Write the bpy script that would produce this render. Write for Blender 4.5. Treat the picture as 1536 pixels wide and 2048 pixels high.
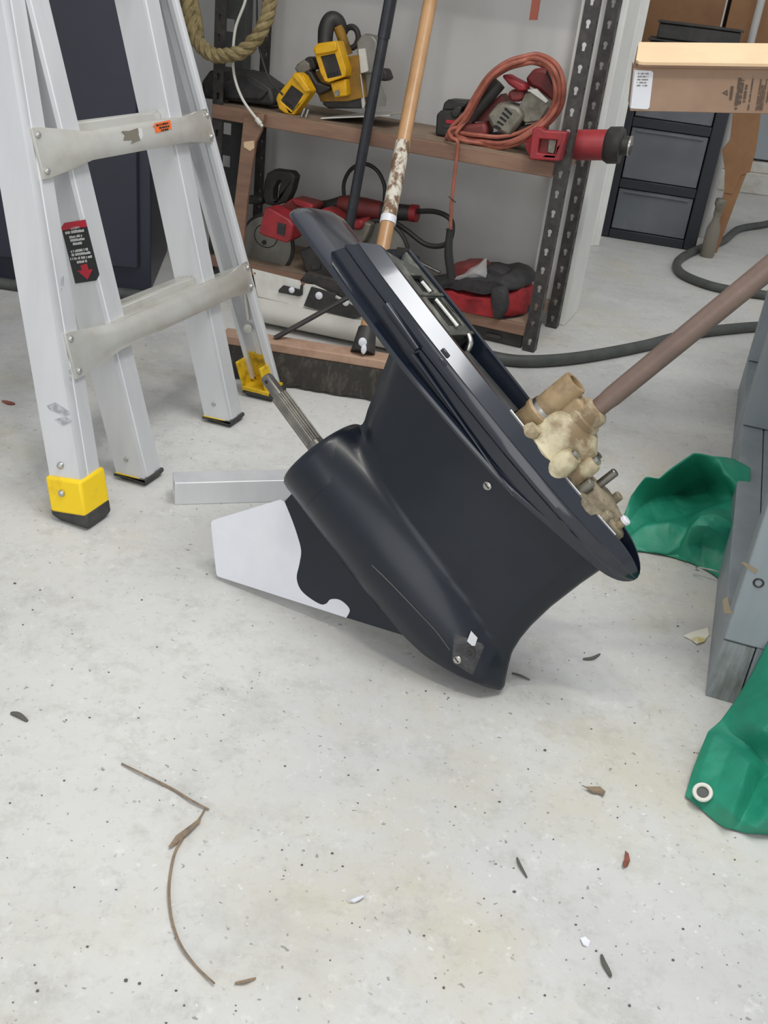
import bpy, bmesh, math, random
from mathutils import Vector, Matrix, noise
from mathutils.geometry import tessellate_polygon
random.seed(7)
for o in list(bpy.data.objects): bpy.data.objects.remove(o)
scene = bpy.context.scene
COL = scene.collection
R = math.radians
V = Vector

# ---------------------------------------------------------------- camera, world, lights
CAM_F, CAM_PITCH, CAM_ROLL, CAM_H = 2000.0, R(28), R(7), 0.78
cam_fwd = V((0, math.cos(CAM_PITCH), -math.sin(CAM_PITCH)))
up0 = V((0, math.sin(CAM_PITCH), math.cos(CAM_PITCH)))
cam_right = V((1, 0, 0)) * math.cos(CAM_ROLL) + up0 * math.sin(CAM_ROLL)
cam_up = -V((1, 0, 0)) * math.sin(CAM_ROLL) + up0 * math.cos(CAM_ROLL)
cam_pos = V((0, 0, CAM_H))
cd = bpy.data.cameras.new('camera'); co = bpy.data.objects.new('camera', cd); COL.objects.link(co)
cd.sensor_fit = 'HORIZONTAL'; cd.sensor_width = 36; cd.lens = CAM_F * 36 / 1536
cd.clip_start = 0.02
m3 = Matrix((cam_right, cam_up, -cam_fwd)).transposed()
co.matrix_world = Matrix.Translation(cam_pos) @ m3.to_4x4()
scene.camera = co

scene.view_settings.view_transform = 'Standard'
scene.view_settings.look = 'None'
scene.view_settings.gamma = 1
scene.view_settings.use_curve_mapping = False
scene.view_settings.exposure = 0.0
wd = bpy.data.worlds.new('world'); scene.world = wd; wd.use_nodes = True
wd.node_tree.nodes['Background'].inputs['Color'].default_value = (0.95, 0.975, 1.0, 1)
wd.node_tree.nodes['Background'].inputs['Strength'].default_value = 0.64

def area(name, loc, target, sx, sy, power, color):
    l = bpy.data.lights.new(name, 'AREA'); l.shape = 'RECTANGLE'; l.size = sx; l.size_y = sy
    l.energy = power; l.color = color
    o = bpy.data.objects.new(name, l); COL.objects.link(o)
    o.location = loc
    o.rotation_euler = (V(target) - V(loc)).to_track_quat('-Z', 'Y').to_euler()
    return o
area('open_garage_door_daylight', (-1.0, -3.2, 1.6), (0, 1.5, 0.3), 3.6, 2.4, 48, (0.97, 0.985, 1.0))
area('ceiling_panel_light', (0.62, 0.98, 2.65), (0.62, 0.98, 0), 0.5, 1.2, 30, (0.96, 0.98, 1.0))
area('ceiling_bulb', (-0.25, 0.6, 2.6), (-0.25, 0.6, 0), 0.12, 0.12, 7, (1.0, 0.95, 0.85))
area('ceiling_bulb', (0.15, 0.45, 2.6), (0.15, 0.45, 0), 0.12, 0.12, 7, (1.0, 0.95, 0.85))

# ---------------------------------------------------------------- helpers
def ray(px, py): return cam_fwd + cam_right * ((px - 768) / CAM_F) - cam_up * ((py - 1024) / CAM_F)
def ground(px, py, z=0.0):
    d = ray(px, py); return cam_pos + d * ((z - cam_pos.z) / d.z)
def infr(F, px, py, axis, val):
    Fi = F.inverted(); c = Fi @ cam_pos; d = Fi.to_3x3() @ ray(px, py)
    return c + d * ((val - c[axis]) / d[axis])
def frame(o, x, y, z):
    return Matrix.Translation(o) @ Matrix((x, y, z)).transposed().to_4x4()
I4 = Matrix.Identity(4)
MW = {}

def link(o, parent=None, M=None):
    COL.objects.link(o)
    if parent is not None:
        o.parent = parent; MW[o.name] = MW[parent.name]
    else:
        MW[o.name] = M
    return o
def tag(o, label=None, cat=None, group=None, kind=None):
    if label: o['label'] = label
    if cat: o['category'] = cat
    if group: o['group'] = group
    if kind: o['kind'] = kind
    return o
def thing(name, label, cat, loc, rz=0.0, group=None):
    o = bpy.data.objects.new(name, None); o.empty_display_size = 0.05
    o.location = loc; o.rotation_euler = (0, 0, rz)
    link(o, None, Matrix.Translation(V(loc)) @ Matrix.Rotation(rz, 4, 'Z'))
    return tag(o, label, cat, group)

def spline(pts, n=8, closed=False):
    pts = [V(p) for p in pts]; out = []; N = len(pts)
    rng = N if closed else N - 1
    for i in range(rng):
        if closed: p0, p1, p2, p3 = pts[(i-1) % N], pts[i], pts[(i+1) % N], pts[(i+2) % N]
        else: p0, p1, p2, p3 = pts[max(i-1, 0)], pts[i], pts[i+1], pts[min(i+2, N-1)]
        for k in range(n):
            t = k / n
            out.append(0.5 * ((2*p1) + (p2-p0)*t + (2*p0-5*p1+4*p2-p3)*t*t + (3*p1-p0-3*p2+p3)*t*t*t))
    if not closed: out.append(pts[-1])
    return out

class MB:
    def __init__(s, F=I4): s.v = []; s.f = []; s.mi = []; s.F = F
    def add(s, vs, fs, mi=0):
        b = len(s.v); s.v += [V(p) for p in vs]
        s.f += [tuple(i + b for i in f) for f in fs]; s.mi += [mi] * len(fs)
    def box(s, lo, hi, mi=0):
        (a, b, c), (d, e, f) = lo, hi
        s.hexa([(a,b,c),(d,b,c),(d,e,c),(a,e,c),(a,b,f),(d,b,f),(d,e,f),(a,e,f)], mi)
    def hexa(s, p, mi=0):
        s.add(p, [(0,3,2,1),(4,5,6,7),(0,1,5,4),(1,2,6,5),(2,3,7,6),(3,0,4,7)], mi)
    def obox(s, c, ax, ay, az, mi=0):
        c, ax, ay, az = V(c), V(ax), V(ay), V(az)
        s.hexa([c-ax-ay-az, c+ax-ay-az, c+ax+ay-az, c-ax+ay-az, c-ax-ay+az, c+ax-ay+az, c+ax+ay+az, c-ax+ay+az], mi)
    def prism(s, poly, vec, holes=(), mi=0):
        loops = [[V(p) for p in poly]] + [[V(p) for p in h] for h in holes]
        vec = V(vec); n = V((0, 0, 0)); L = loops[0]
        for i in range(len(L)): n += L[i].cross(L[(i+1) % len(L)])
        n.normalize()
        a = n.orthogonal().normalized(); b = n.cross(a)
        fl = [V((p.dot(a), p.dot(b), 0)) for l in loops for p in l]
        l2 = []; k = 0
        for l in loops: l2.append(fl[k:k+len(l)]); k += len(l)
        tris = tessellate_polygon(l2)
        allp = [p for l in loops for p in l]; N = len(allp)
        fs = []
        for t in tris:
            tn = (fl[t[1]]-fl[t[0]]).cross(fl[t[2]]-fl[t[0]]).z
            tt = t if tn > 0 else t[::-1]
            if n.dot(vec) > 0: fs.append(tt[::-1]); fs.append(tuple(i+N for i in tt))
            else: fs.append(tt); fs.append(tuple(i+N for i in tt[::-1]))
        k = 0
        for li, l in enumerate(loops):
            m = len(l); ar = sum(l2[li][i].cross(l2[li][(i+1) % m]).z for i in range(m))
            fw = (ar > 0) == (li == 0)
            if n.dot(vec) < 0: fw = not fw
            for i in range(m):
                a0, a1 = k+i, k+(i+1) % m
                fs.append((a0, a1, a1+N, a0+N) if fw else (a1, a0, a0+N, a1+N))
            k += m
        s.add(allp + [p+vec for p in allp], fs, mi)
    def tube(s, path, r, seg=10, caps=True, mi=0, closed=False, sq=1.0):
        path = [V(p) for p in path]; N = len(path)
        rs = r if isinstance(r, (list, tuple)) else [r]*N
        t0 = (path[1]-path[0]).normalized(); nrm = t0.orthogonal().normalized()
        vs = []; fs = []
        for i, p in enumerate(path):
            if closed: t = path[(i+1) % N]-path[i-1]
            else: t = path[min(i+1, N-1)]-path[max(i-1, 0)]
            if t.length < 1e-9: t = t0
            t = t.normalized(); nrm = (nrm - t*nrm.dot(t))
            nrm = nrm.normalized() if nrm.length > 1e-6 else t.orthogonal().normalized()
            b = t.cross(nrm)
            for k in range(seg):
                a = 2*math.pi*k/seg
                vs.append(p + (nrm*math.cos(a)+b*math.sin(a)*sq)*rs[i])
        M = N if closed else N-1
        for i in range(M):
            j = (i+1) % N
            for k in range(seg):
                k2 = (k+1) % seg
                fs.append((i*seg+k, i*seg+k2, j*seg+k2, j*seg+k))
        if caps and not closed:
            fs.append(tuple(range(seg))[::-1]); fs.append(tuple((N-1)*seg+k for k in range(seg)))
        s.add(vs, fs, mi)
    def cyl(s, p0, p1, r0, r1=None, seg=20, mi=0):
        s.tube([p0, p1], [r0, r0 if r1 is None else r1], seg, True, mi)
    def lathe(s, p0, ax, prof, seg=28, mi=0):      # prof: list of (distance along, radius)
        p0, ax = V(p0), V(ax).normalized(); a = ax.orthogonal().normalized(); b = ax.cross(a)
        vs = []; fs = []
        for d, r in prof:
            for k in range(seg):
                t = 2*math.pi*k/seg; vs.append(p0+ax*d+(a*math.cos(t)+b*math.sin(t))*r)
        for i in range(len(prof)-1):
            for k in range(seg):
                k2 = (k+1) % seg; fs.append((i*seg+k, i*seg+k2, (i+1)*seg+k2, (i+1)*seg+k))
        if prof[0][1] > 1e-5: fs.append(tuple(range(seg))[::-1])
        if prof[-1][1] > 1e-5: fs.append(tuple((len(prof)-1)*seg+k for k in range(seg)))
        s.add(vs, fs, mi)
    def loft(s, rings, closed=True, caps=True, mi=0):
        n = len(rings[0]); vs = [p for r in rings for p in r]; fs = []
        for i in range(len(rings)-1):
            for k in range(n if closed else n-1):
                k2 = (k+1) % n; fs.append((i*n+k, i*n+k2, (i+1)*n+k2, (i+1)*n+k))
        if caps and closed:
            fs.append(tuple(range(n))[::-1]); fs.append(tuple((len(rings)-1)*n+k for k in range(n)))
        s.add(vs, fs, mi)
    def ball(s, c, rx, ry, rz, seg=16, rg=10, mi=0):
        c = V(c); rings = []
        for i in range(rg+1):
            a = math.pi*(i+0.001)/(rg+0.002) - math.pi/2
            rings.append([c+V((rx*math.cos(a)*math.cos(2*math.pi*k/seg), ry*math.cos(a)*math.sin(2*math.pi*k/seg), rz*math.sin(a))) for k in range(seg)])
        s.loft(rings, mi=mi)
    def build(s, name, mats, parent=None, bevel=0, sub=0, ang=38, bseg=2, solid=0, fixn=False):
        W = [s.F @ p for p in s.v]
        if parent is not None: Mi = MW[parent.name].inverted(); loc = None
        else:
            lo = [min(p[i] for p in W) for i in range(3)]; hi = [max(p[i] for p in W) for i in range(3)]
            loc = V(((lo[0]+hi[0])/2, (lo[1]+hi[1])/2, lo[2])); Mi = Matrix.Translation(-loc)
        me = bpy.data.meshes.new(name)
        me.from_pydata([Mi @ p for p in W], [], s.f); me.update()
        if not isinstance(mats, (list, tuple)): mats = [mats]
        for m in mats: me.materials.append(m)
        if len(mats) > 1: me.polygons.foreach_set('material_index', s.mi)
        if fixn or s.F.to_3x3().determinant() < 0:
            bm = bmesh.new(); bm.from_mesh(me); bmesh.ops.recalc_face_normals(bm, faces=bm.faces); bm.to_mesh(me); bm.free()
        me.polygons.foreach_set('use_smooth', [True]*len(me.polygons))
        me.set_sharp_from_angle(angle=R(ang))
        o = bpy.data.objects.new(name, me)
        if parent is None: o.location = loc; link(o, None, Matrix.Translation(loc))
        else: link(o, parent)
        if solid:
            md = o.modifiers.new('solid', 'SOLIDIFY'); md.thickness = solid; md.offset = 0
        if bevel:
            md = o.modifiers.new('bevel', 'BEVEL'); md.width = bevel; md.segments = bseg; md.limit_method = 'ANGLE'; md.angle_limit = R(40)
            md.harden_normals = False
        if sub:
            md = o.modifiers.new('sub', 'SUBSURF'); md.levels = sub; md.render_levels = sub
        return o

# ---------------------------------------------------------------- materials
def srgb(r, g, b):
    f = lambda c: (c/255/12.92) if c/255 <= 0.04045 else ((c/255+0.055)/1.055)**2.4
    return (f(r), f(g), f(b), 1)
def mat(name, col, rough=0.5, metal=0.0, col2=None, scale=15, detail=4, lo=0.4, hi=0.65, bump=0.0, bscale=80, coat=0.0, alpha=1.0, trans=0.0, stretch=None, spec=0.5):
    m = bpy.data.materials.new(name); m.use_nodes = True
    nt = m.node_tree; N = nt.nodes; L = nt.links; b = N['Principled BSDF']
    b.inputs['Base Color'].default_value = col; b.inputs['Roughness'].default_value = rough; b.inputs['Metallic'].default_value = metal
    b.inputs['Coat Weight'].default_value = coat; b.inputs['Alpha'].default_value = alpha; b.inputs['Transmission Weight'].default_value = trans
    b.inputs['Specular IOR Level'].default_value = spec
    if coat: b.inputs['Coat Roughness'].default_value = 0.08 if coat > 0.5 else 0.2
    tc = N.new('ShaderNodeTexCoord'); mp = N.new('ShaderNodeMapping'); L.new(tc.outputs['Object'], mp.inputs['Vector'])
    if stretch: mp.inputs['Scale'].default_value = stretch
    if col2:
        n = N.new('ShaderNodeTexNoise'); n.inputs['Scale'].default_value = scale; n.inputs['Detail'].default_value = detail; n.inputs['Roughness'].default_value = 0.65
        L.new(mp.outputs['Vector'], n.inputs['Vector'])
        r = N.new('ShaderNodeValToRGB'); r.color_ramp.elements[0].position = lo; r.color_ramp.elements[1].position = hi
        r.color_ramp.elements[0].color = col; r.color_ramp.elements[1].color = col2
        L.new(n.outputs['Fac'], r.inputs['Fac']); L.new(r.outputs['Color'], b.inputs['Base Color'])
    if bump:
        n2 = N.new('ShaderNodeTexNoise'); n2.inputs['Scale'].default_value = bscale; n2.inputs['Detail'].default_value = 5
        L.new(mp.outputs['Vector'], n2.inputs['Vector'])
        bp = N.new('ShaderNodeBump'); bp.inputs['Strength'].default_value = bump; bp.inputs['Distance'].default_value = 0.004
        L.new(n2.outputs['Fac'], bp.inputs['Height']); L.new(bp.outputs['Normal'], b.inputs['Normal'])
    return m

def floor_material():
    m = bpy.data.materials.new('painted_concrete'); m.use_nodes = True
    nt = m.node_tree; N = nt.nodes; L = nt.links; b = N['Principled BSDF']
    tc = N.new('ShaderNodeTexCoord')
    def nz(scale, detail=4, rough=0.6, st=None, dist=0.0):
        n = N.new('ShaderNodeTexNoise'); n.inputs['Scale'].default_value = scale; n.inputs['Detail'].default_value = detail
        n.inputs['Roughness'].default_value = rough; n.inputs['Distortion'].default_value = dist
        src = tc.outputs['Object']
        if st:
            mp = N.new('ShaderNodeMapping'); mp.inputs['Scale'].default_value = st[:3]; mp.inputs['Rotation'].default_value = (0, 0, st[3]); L.new(src, mp.inputs['Vector']); src = mp.outputs['Vector']
        L.new(src, n.inputs['Vector']); return n.outputs['Fac']
    def ramp(fac, a, c, v0=0.0, v1=1.0):
        r = N.new('ShaderNodeMapRange'); r.inputs['From Min'].default_value = a; r.inputs['From Max'].default_value = c
        r.inputs['To Min'].default_value = v0; r.inputs['To Max'].default_value = v1; L.new(fac, r.inputs['Value']); return r.outputs['Result']
    def mul(a, c):
        x = N.new('ShaderNodeMath'); x.operation = 'MULTIPLY'
        for i, q in enumerate((a, c)):
            if isinstance(q, float): x.inputs[i].default_value = q
            else: L.new(q, x.inputs[i])
        return x.outputs[0]
    def mix(fac, ca, cb):
        x = N.new('ShaderNodeMix'); x.data_type = 'RGBA'; L.new(fac, x.inputs['Factor'])
        for s, q in (('A', ca), ('B', cb)):
            sock = [i for i in x.inputs if i.name == s and i.type == 'RGBA'][0]
            if isinstance(q, tuple): sock.default_value = q
            else: L.new(q, sock)
        return [o for o in x.outputs if o.type == 'RGBA'][0]
    c = mix(ramp(nz(2.2, 5), 0.35, 0.65), srgb(210, 209, 205), srgb(193, 192, 190))
    c = mix(mul(ramp(nz(3.1, 6, 0.7), 0.52, 0.70), 0.6), c, srgb(196, 189, 166))       # yellowish stains
    c = mix(mul(ramp(nz(7.0, 7, 0.72, (1, 1.7, 1, 0.3), 0.2), 0.55, 0.76), 0.45), c, srgb(160, 159, 155))  # grey scuffs
    c = mix(mul(ramp(nz(16, 8, 0.78), 0.53, 0.72), 0.5), c, srgb(160, 157, 148))
    c = mix(mul(ramp(nz(70, 6, 0.75), 0.54, 0.7), 0.38), c, srgb(164, 161, 152))
    c = mix(mul(ramp(nz(48, 6, 0.75, (1, 1, 1, 0.9)), 0.58, 0.72), 0.5), c, srgb(228, 228, 225))
    def flecks(scale, thr, rad, colr, st=None, op=1.0):
        nonlocal c
        mp = N.new('ShaderNodeMapping'); mp.inputs['Scale'].default_value = st[:3] if st else (1, 1, 1)
        if st: mp.inputs['Rotation'].default_value = (0, 0, st[3])
        dn = N.new('ShaderNodeTexNoise'); dn.inputs['Scale'].default_value = scale*1.6; dn.inputs['Detail'].default_value = 2
        L.new(tc.outputs['Object'], dn.inputs['Vector'])
        vm = N.new('ShaderNodeVectorMath'); vm.operation = 'SCALE'; vm.inputs['Scale'].default_value = 0.9/scale
        L.new(dn.outputs['Color'], vm.inputs[0])
        va = N.new('ShaderNodeVectorMath'); va.operation = 'ADD'; L.new(tc.outputs['Object'], va.inputs[0]); L.new(vm.outputs['Vector'], va.inputs[1])
        L.new(va.outputs['Vector'], mp.inputs['Vector'])
        vo = N.new('ShaderNodeTexVoronoi'); vo.voronoi_dimensions = '2D'; vo.inputs['Scale'].default_value = scale; L.new(mp.outputs['Vector'], vo.inputs['Vector'])
        sp = N.new('ShaderNodeSeparateColor'); L.new(vo.outputs['Color'], sp.inputs['Color'])
        gate = ramp(sp.outputs['Red'], thr, thr+0.02)
        sz = ramp(sp.outputs['Green'], 0, 1, rad*0.35, rad)
        sb = N.new('ShaderNodeMath'); sb.operation = 'SUBTRACT'; L.new(sz, sb.inputs[0]); L.new(vo.outputs['Distance'], sb.inputs[1])
        spot = ramp(sb.outputs[0], 0.0, 0.05)
        f = mul(mul(gate, spot), op)
        c = mix(f, c, colr)
    flecks(62, 0.88, 0.15, srgb(128, 126, 120), op=0.75)
    flecks(120, 0.9, 0.2, srgb(140, 138, 130), op=0.5)
    flecks(30, 0.93, 0.09, srgb(104, 104, 101), (1, 2.2, 1, 0.5), 0.75)
    flecks(70, 0.86, 0.14, srgb(222, 223, 220), op=0.7)
    flecks(24, 0.94, 0.09, srgb(230, 231, 229), (1, 1.6, 1, 0.2), 0.75)
    L.new(c, b.inputs['Base Color'])
    L.new(ramp(nz(9, 5), 0.3, 0.7, 0.42, 0.62), b.inputs['Roughness'])
    b.inputs['Specular IOR Level'].default_value = 0.35
    bp = N.new('ShaderNodeBump'); bp.inputs['Strength'].default_value = 0.12; bp.inputs['Distance'].default_value = 0.004
    L.new(nz(55, 6, 0.7), bp.inputs['Height']); L.new(bp.outputs['Normal'], b.inputs['Normal'])
    return m

M = {}
M['floor'] = floor_material()
M['wall'] = mat('wall_paint', srgb(222, 221, 218), 0.7, col2=srgb(214, 212, 208), scale=4, bump=0.05)
M['trim'] = mat('trim_paint', srgb(232, 232, 227), 0.45, col2=srgb(224, 223, 217), scale=8)
M['gloss'] = mat('black_gloss_paint', (0.007, 0.011, 0.021, 1), 0.2, col2=(0.011, 0.015, 0.025, 1), scale=6, coat=0.6)
M['satin'] = mat('black_satin_paint', (0.004, 0.008, 0.015, 1), 0.36, col2=(0.009, 0.013, 0.022, 1), scale=5, coat=0.2, spec=0.36)
M['primer'] = mat('white_primer', srgb(228, 229, 234), 0.4, col2=srgb(220, 221, 228), scale=9)
M['deck'] = mat('gasket_deck', srgb(70, 72, 66), 0.45, col2=srgb(130, 130, 118), scale=40, lo=0.5, hi=0.75)
M['cavity'] = mat('cavity_black', srgb(32, 33, 32), 0.55, col2=srgb(88, 85, 78), scale=18, lo=0.5, hi=0.8)
M['intake'] = mat('dull_black_intake', srgb(58, 58, 60), 0.75, col2=srgb(84, 82, 84), scale=60, bump=0.5, bscale=200)
M['steel'] = mat('bright_steel', (0.55, 0.54, 0.5, 1), 0.28, 1.0, col2=(0.35, 0.34, 0.31, 1), scale=30)
M['dksteel'] = mat('worn_dark_steel', (0.16, 0.155, 0.145, 1), 0.38, 0.9, col2=(0.34, 0.32, 0.28, 1), scale=14, stretch=(1, 1, 1))
M['rust'] = mat('rusty_shaft', srgb(124, 105, 98), 0.42, 0.35, col2=srgb(136, 116, 104), scale=25, lo=0.35, hi=0.7, bump=0.1)
M['cream'] = mat('stained_cream_pump', srgb(196, 186, 156), 0.55, col2=srgb(128, 108, 80), scale=22, detail=6, lo=0.41, hi=0.6, bump=0.15)
M['tan'] = mat('tan_pump_tube', srgb(160, 137, 103), 0.5, col2=srgb(122, 101, 74), scale=30, bump=0.1)
M['pumpbase'] = mat('dirty_pump_carrier', srgb(150, 138, 116), 0.6, col2=srgb(92, 82, 66), scale=35, detail=6, lo=0.4, hi=0.65, bump=0.3, bscale=120)
M['alu'] = mat('aluminium', srgb(224, 225, 227), 0.4, 0.4, col2=srgb(212, 213, 215), scale=10, stretch=(1, 1, 0.15), bump=0.02)
M['alu2'] = mat('rung_aluminium', srgb(214, 213, 207), 0.3, 0.55, col2=srgb(200, 197, 187), scale=9, bump=0.02)
M['rivet'] = mat('rivet', srgb(185, 186, 182), 0.3, 0.8)
M['yellow'] = mat('yellow_plastic', srgb(246, 208, 22), 0.45, col2=srgb(214, 172, 24), scale=25, lo=0.55, hi=0.8)
M['yellowdirty'] = mat('grimy_yellow_plastic', srgb(216, 176, 24), 0.5, col2=srgb(128, 98, 26), scale=40, lo=0.5, hi=0.72)
M['rubber'] = mat('black_rubber', srgb(52, 52, 51), 0.7, col2=srgb(70, 70, 67), scale=30)
M['lblack'] = mat('label_black', srgb(42, 43, 44), 0.5)
M['lred'] = mat('label_red', srgb(188, 40, 58), 0.5)
M['lwhite'] = mat('label_white', srgb(210, 210, 208), 0.6)
M['lorange'] = mat('label_orange', srgb(240, 112, 42), 0.5)
M['ink'] = mat('print_ink', srgb(88, 74, 64), 0.7)
M['navy'] = mat('navy_cabinet', srgb(42, 44, 58), 0.42, col2=srgb(36, 38, 50), scale=3)
M['rack'] = mat('dark_rack_steel', srgb(58, 56, 54), 0.5, 0.3, col2=srgb(78, 74, 70), scale=40)
M['brown'] = mat('brown_board', srgb(128, 98, 82), 0.65, col2=srgb(150, 118, 96), scale=12, stretch=(0.3, 2, 2), bump=0.05)
M['shelftop'] = mat('dusty_board_top', srgb(150, 130, 110), 0.75, col2=srgb(116, 98, 82), scale=6, bump=0.05)
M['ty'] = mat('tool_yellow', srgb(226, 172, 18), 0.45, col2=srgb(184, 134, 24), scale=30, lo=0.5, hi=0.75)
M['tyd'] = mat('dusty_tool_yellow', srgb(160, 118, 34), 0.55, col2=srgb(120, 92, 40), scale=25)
M['tb'] = mat('tool_black', srgb(44, 43, 42), 0.55, col2=srgb(60, 57, 54), scale=30)
M['tr'] = mat('tool_red', srgb(164, 46, 52), 0.48, col2=srgb(134, 42, 46), scale=25)
M['trd'] = mat('dusty_tool_red', srgb(130, 52, 50), 0.55, col2=srgb(104, 52, 48), scale=25)
M['tg'] = mat('cast_grey', srgb(140, 136, 124), 0.5, 0.4, col2=srgb(108, 104, 92), scale=35, bump=0.1)
M['blade'] = mat('blade_steel', srgb(150, 148, 140), 0.45, 0.5, col2=srgb(128, 126, 118), scale=10)
M['ocord'] = mat('orange_cord', srgb(172, 100, 80), 0.55, col2=srgb(146, 84, 70), scale=40)
M['bcord'] = mat('black_cord', srgb(46, 47, 46), 0.5)
M['fred'] = mat('red_fabric', srgb(168, 44, 48), 0.8, col2=srgb(134, 34, 40), scale=30, bump=0.2)
M['fblack'] = mat('black_fabric', srgb(62, 60, 60), 0.85, col2=srgb(48, 46, 46), scale=40, bump=0.2)
M['clear'] = mat('clear_film', srgb(214, 214, 212), 0.2, alpha=0.45)
M['wood'] = mat('varnished_wood', srgb(190, 148, 104), 0.4, col2=srgb(172, 128, 84), scale=14, stretch=(1, 1, 0.1), coat=0.3)
M['flake'] = mat('flaking_white_paint', srgb(214, 208, 192), 0.7, col2=srgb(120, 90, 66), scale=45, detail=8, lo=0.47, hi=0.56, bump=0.4, stretch=(1, 1, 0.4))
M['pole'] = mat('black_pole', srgb(44, 47, 52), 0.35, col2=srgb(58, 60, 64), scale=20)
M['rope'] = mat('hemp_rope', srgb(148, 132, 94), 0.9, col2=srgb(116, 102, 68), scale=50, bump=0.4)
M['wcable'] = mat('white_cable', srgb(214, 212, 202), 0.5)
M['card'] = mat('cardboard', srgb(164, 136, 114), 0.8, col2=srgb(152, 124, 102), scale=8, bump=0.04)
M['cardin'] = mat('cardboard_inside', srgb(226, 196, 158), 0.8, col2=srgb(218, 186, 148), scale=10)
M['carddk'] = mat('brown_cardboard', srgb(150, 110, 76), 0.8, col2=srgb(134, 98, 68), scale=7)
M['tarp'] = mat('green_tarp', srgb(36, 142, 112), 0.5, col2=srgb(28, 124, 98), scale=9, bump=0.12, bscale=260)
M['gwood'] = mat('grey_painted_timber', srgb(150, 158, 163), 0.5, col2=srgb(136, 144, 149), scale=9, stretch=(1, 1, 0.3), bump=0.04)
M['egrain'] = mat('grey_end_grain', srgb(142, 149, 149), 0.65, col2=srgb(112, 118, 114), scale=16, stretch=(6, 1, 1.2), bump=0.2)
M['scrape'] = mat('bare_wood_scrape', srgb(150, 134, 112), 0.8)
M['hose'] = mat('black_hose', srgb(78, 80, 77), 0.6, col2=srgb(66, 68, 66), scale=20)
M['leaf'] = mat('dry_leaf', srgb(148, 128, 104), 0.8, col2=srgb(112, 100, 88), scale=60)
M['rleaf'] = mat('red_brown_leaf', srgb(142, 82, 66), 0.8, col2=srgb(110, 66, 56), scale=60)
M['grit'] = mat('dark_grit', srgb(92, 90, 84), 0.8)
M['paper'] = mat('paper_scrap', srgb(226, 222, 208), 0.8, col2=srgb(206, 190, 130), scale=25, lo=0.5, hi=0.6)
M['wmetal'] = mat('white_enamel', srgb(226, 225, 218), 0.45, col2=srgb(205, 200, 188), scale=12)
M['wdirty'] = mat('dirty_white_shell', srgb(196, 193, 184), 0.5, col2=srgb(176, 166, 148), scale=10, lo=0.5, hi=0.8)
M['bristle'] = mat('broom_bristle', srgb(50, 47, 43), 0.9, col2=srgb(90, 85, 76), scale=60, detail=8, lo=0.5, hi=0.75, bump=0.8, bscale=150, stretch=(1, 1, 0.3))
M['pinkwood'] = mat('broom_block_wood', srgb(178, 146, 124), 0.7, col2=srgb(160, 126, 104), scale=20)
M['drawer'] = mat('smoky_drawer_plastic', srgb(128, 130, 136), 0.25, col2=srgb(112, 116, 122), scale=4, alpha=0.62)
M['dframe'] = mat('black_drawer_frame', srgb(38, 39, 46), 0.4)
M['grime'] = mat('grime_patch', srgb(122, 116, 104), 0.7)
M['scuff'] = mat('grey_scuff', srgb(160, 160, 164), 0.6, col2=srgb(190, 191, 194), scale=120, lo=0.45, hi=0.6)
M['glass'] = mat('door_glass', srgb(168, 176, 182), 0.15)
M['void'] = mat('slot_black', srgb(28, 28, 29), 0.7)
M['strap'] = mat('orange_strap', srgb(146, 78, 62), 0.7)

# ---------------------------------------------------------------- the setting
RYAW = R(19)
rack_o = ground(1067, 706)
RK = Matrix.Translation(rack_o) @ Matrix.Rotation(-RYAW, 4, 'Z')     # rack frame: x right, y into the rack, z up
def K(px, py, yd): return infr(RK, px, py, 1, yd)

b = MB(); b.box((-5, -3.5, -0.1), (5, 7.0, 0)); tag(b.build('floor', M['floor']), 'pale grey painted concrete floor with scuffs and stains', kind='structure')
b = MB(RK); b.box((-3.6, 0.33, 0), (-0.04, 0.45, 2.6)); tag(b.build('wall_back', M['wall']), 'light grey painted wall behind the steel rack', kind='structure')
jb = MB(RK); jb.box((-0.1, 0.285, 0), (0.012, 0.45, 2.6)); tag(jb.build('trim_1', M['trim'], bevel=0.003), 'white jamb behind the right rack post', kind='structure')
# partition running away from the camera to the door casing
A = RK @ V((0.012, 0.29, 0)); Bp = ground(1166, 489)
dr = (Bp - A).normalized(); nl = V((-dr.y, dr.x, 0))
b = MB(); b.prism([A, Bp, Bp + nl*0.1, A + nl*0.1], (0, 0, 2.6)); tag(b.build('wall_right', M['trim'], fixn=True), 'white partition wall running back beside the rack', kind='structure')
Cp = ground(1196, 491)
b = MB(); d2 = (Cp - Bp).normalized(); n2 = V((-d2.y, d2.x, 0))
b.prism([Bp - n2*0.012, Cp - n2*0.012, Cp + n2*0.14, Bp + n2*0.14], (0, 0, 2.6))
b.prism([Bp + d2*0.012 - n2*0.02, Bp + d2*0.034 - n2*0.02, Bp + d2*0.034 - n2*0.01, Bp + d2*0.012 - n2*0.01], (0, 0, 2.6))
tag(b.build('trim_2', M['trim'], bevel=0.003, fixn=True), 'white door casing at the end of the partition', kind='structure')
b = MB(); b.box((0.4, 5.6, 0), (5, 5.75, 2.6)); tag(b.build('wall_far', M['wall']), 'far light grey wall behind the drawers', kind='structure')
dp = ground(1478, 384); 
b = MB(); b.box((1.55, 5.52, 0.16), (3.2, 5.6, 2.1)); dd = b.build('door_1', M['glass'], bevel=0.004); tag(dd, 'pale grey glazed door in the far wall', kind='structure')
b = MB(); b.box((1.5, 5.42, 0), (3.3, 5.6, 0.1)); b.box((1.5, 5.46, 0.1), (3.3, 5.6, 0.15)); tag(b.build('trim_3', M['wmetal'], bevel=0.006), 'white door threshold below the glazed door', kind='structure')

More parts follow.
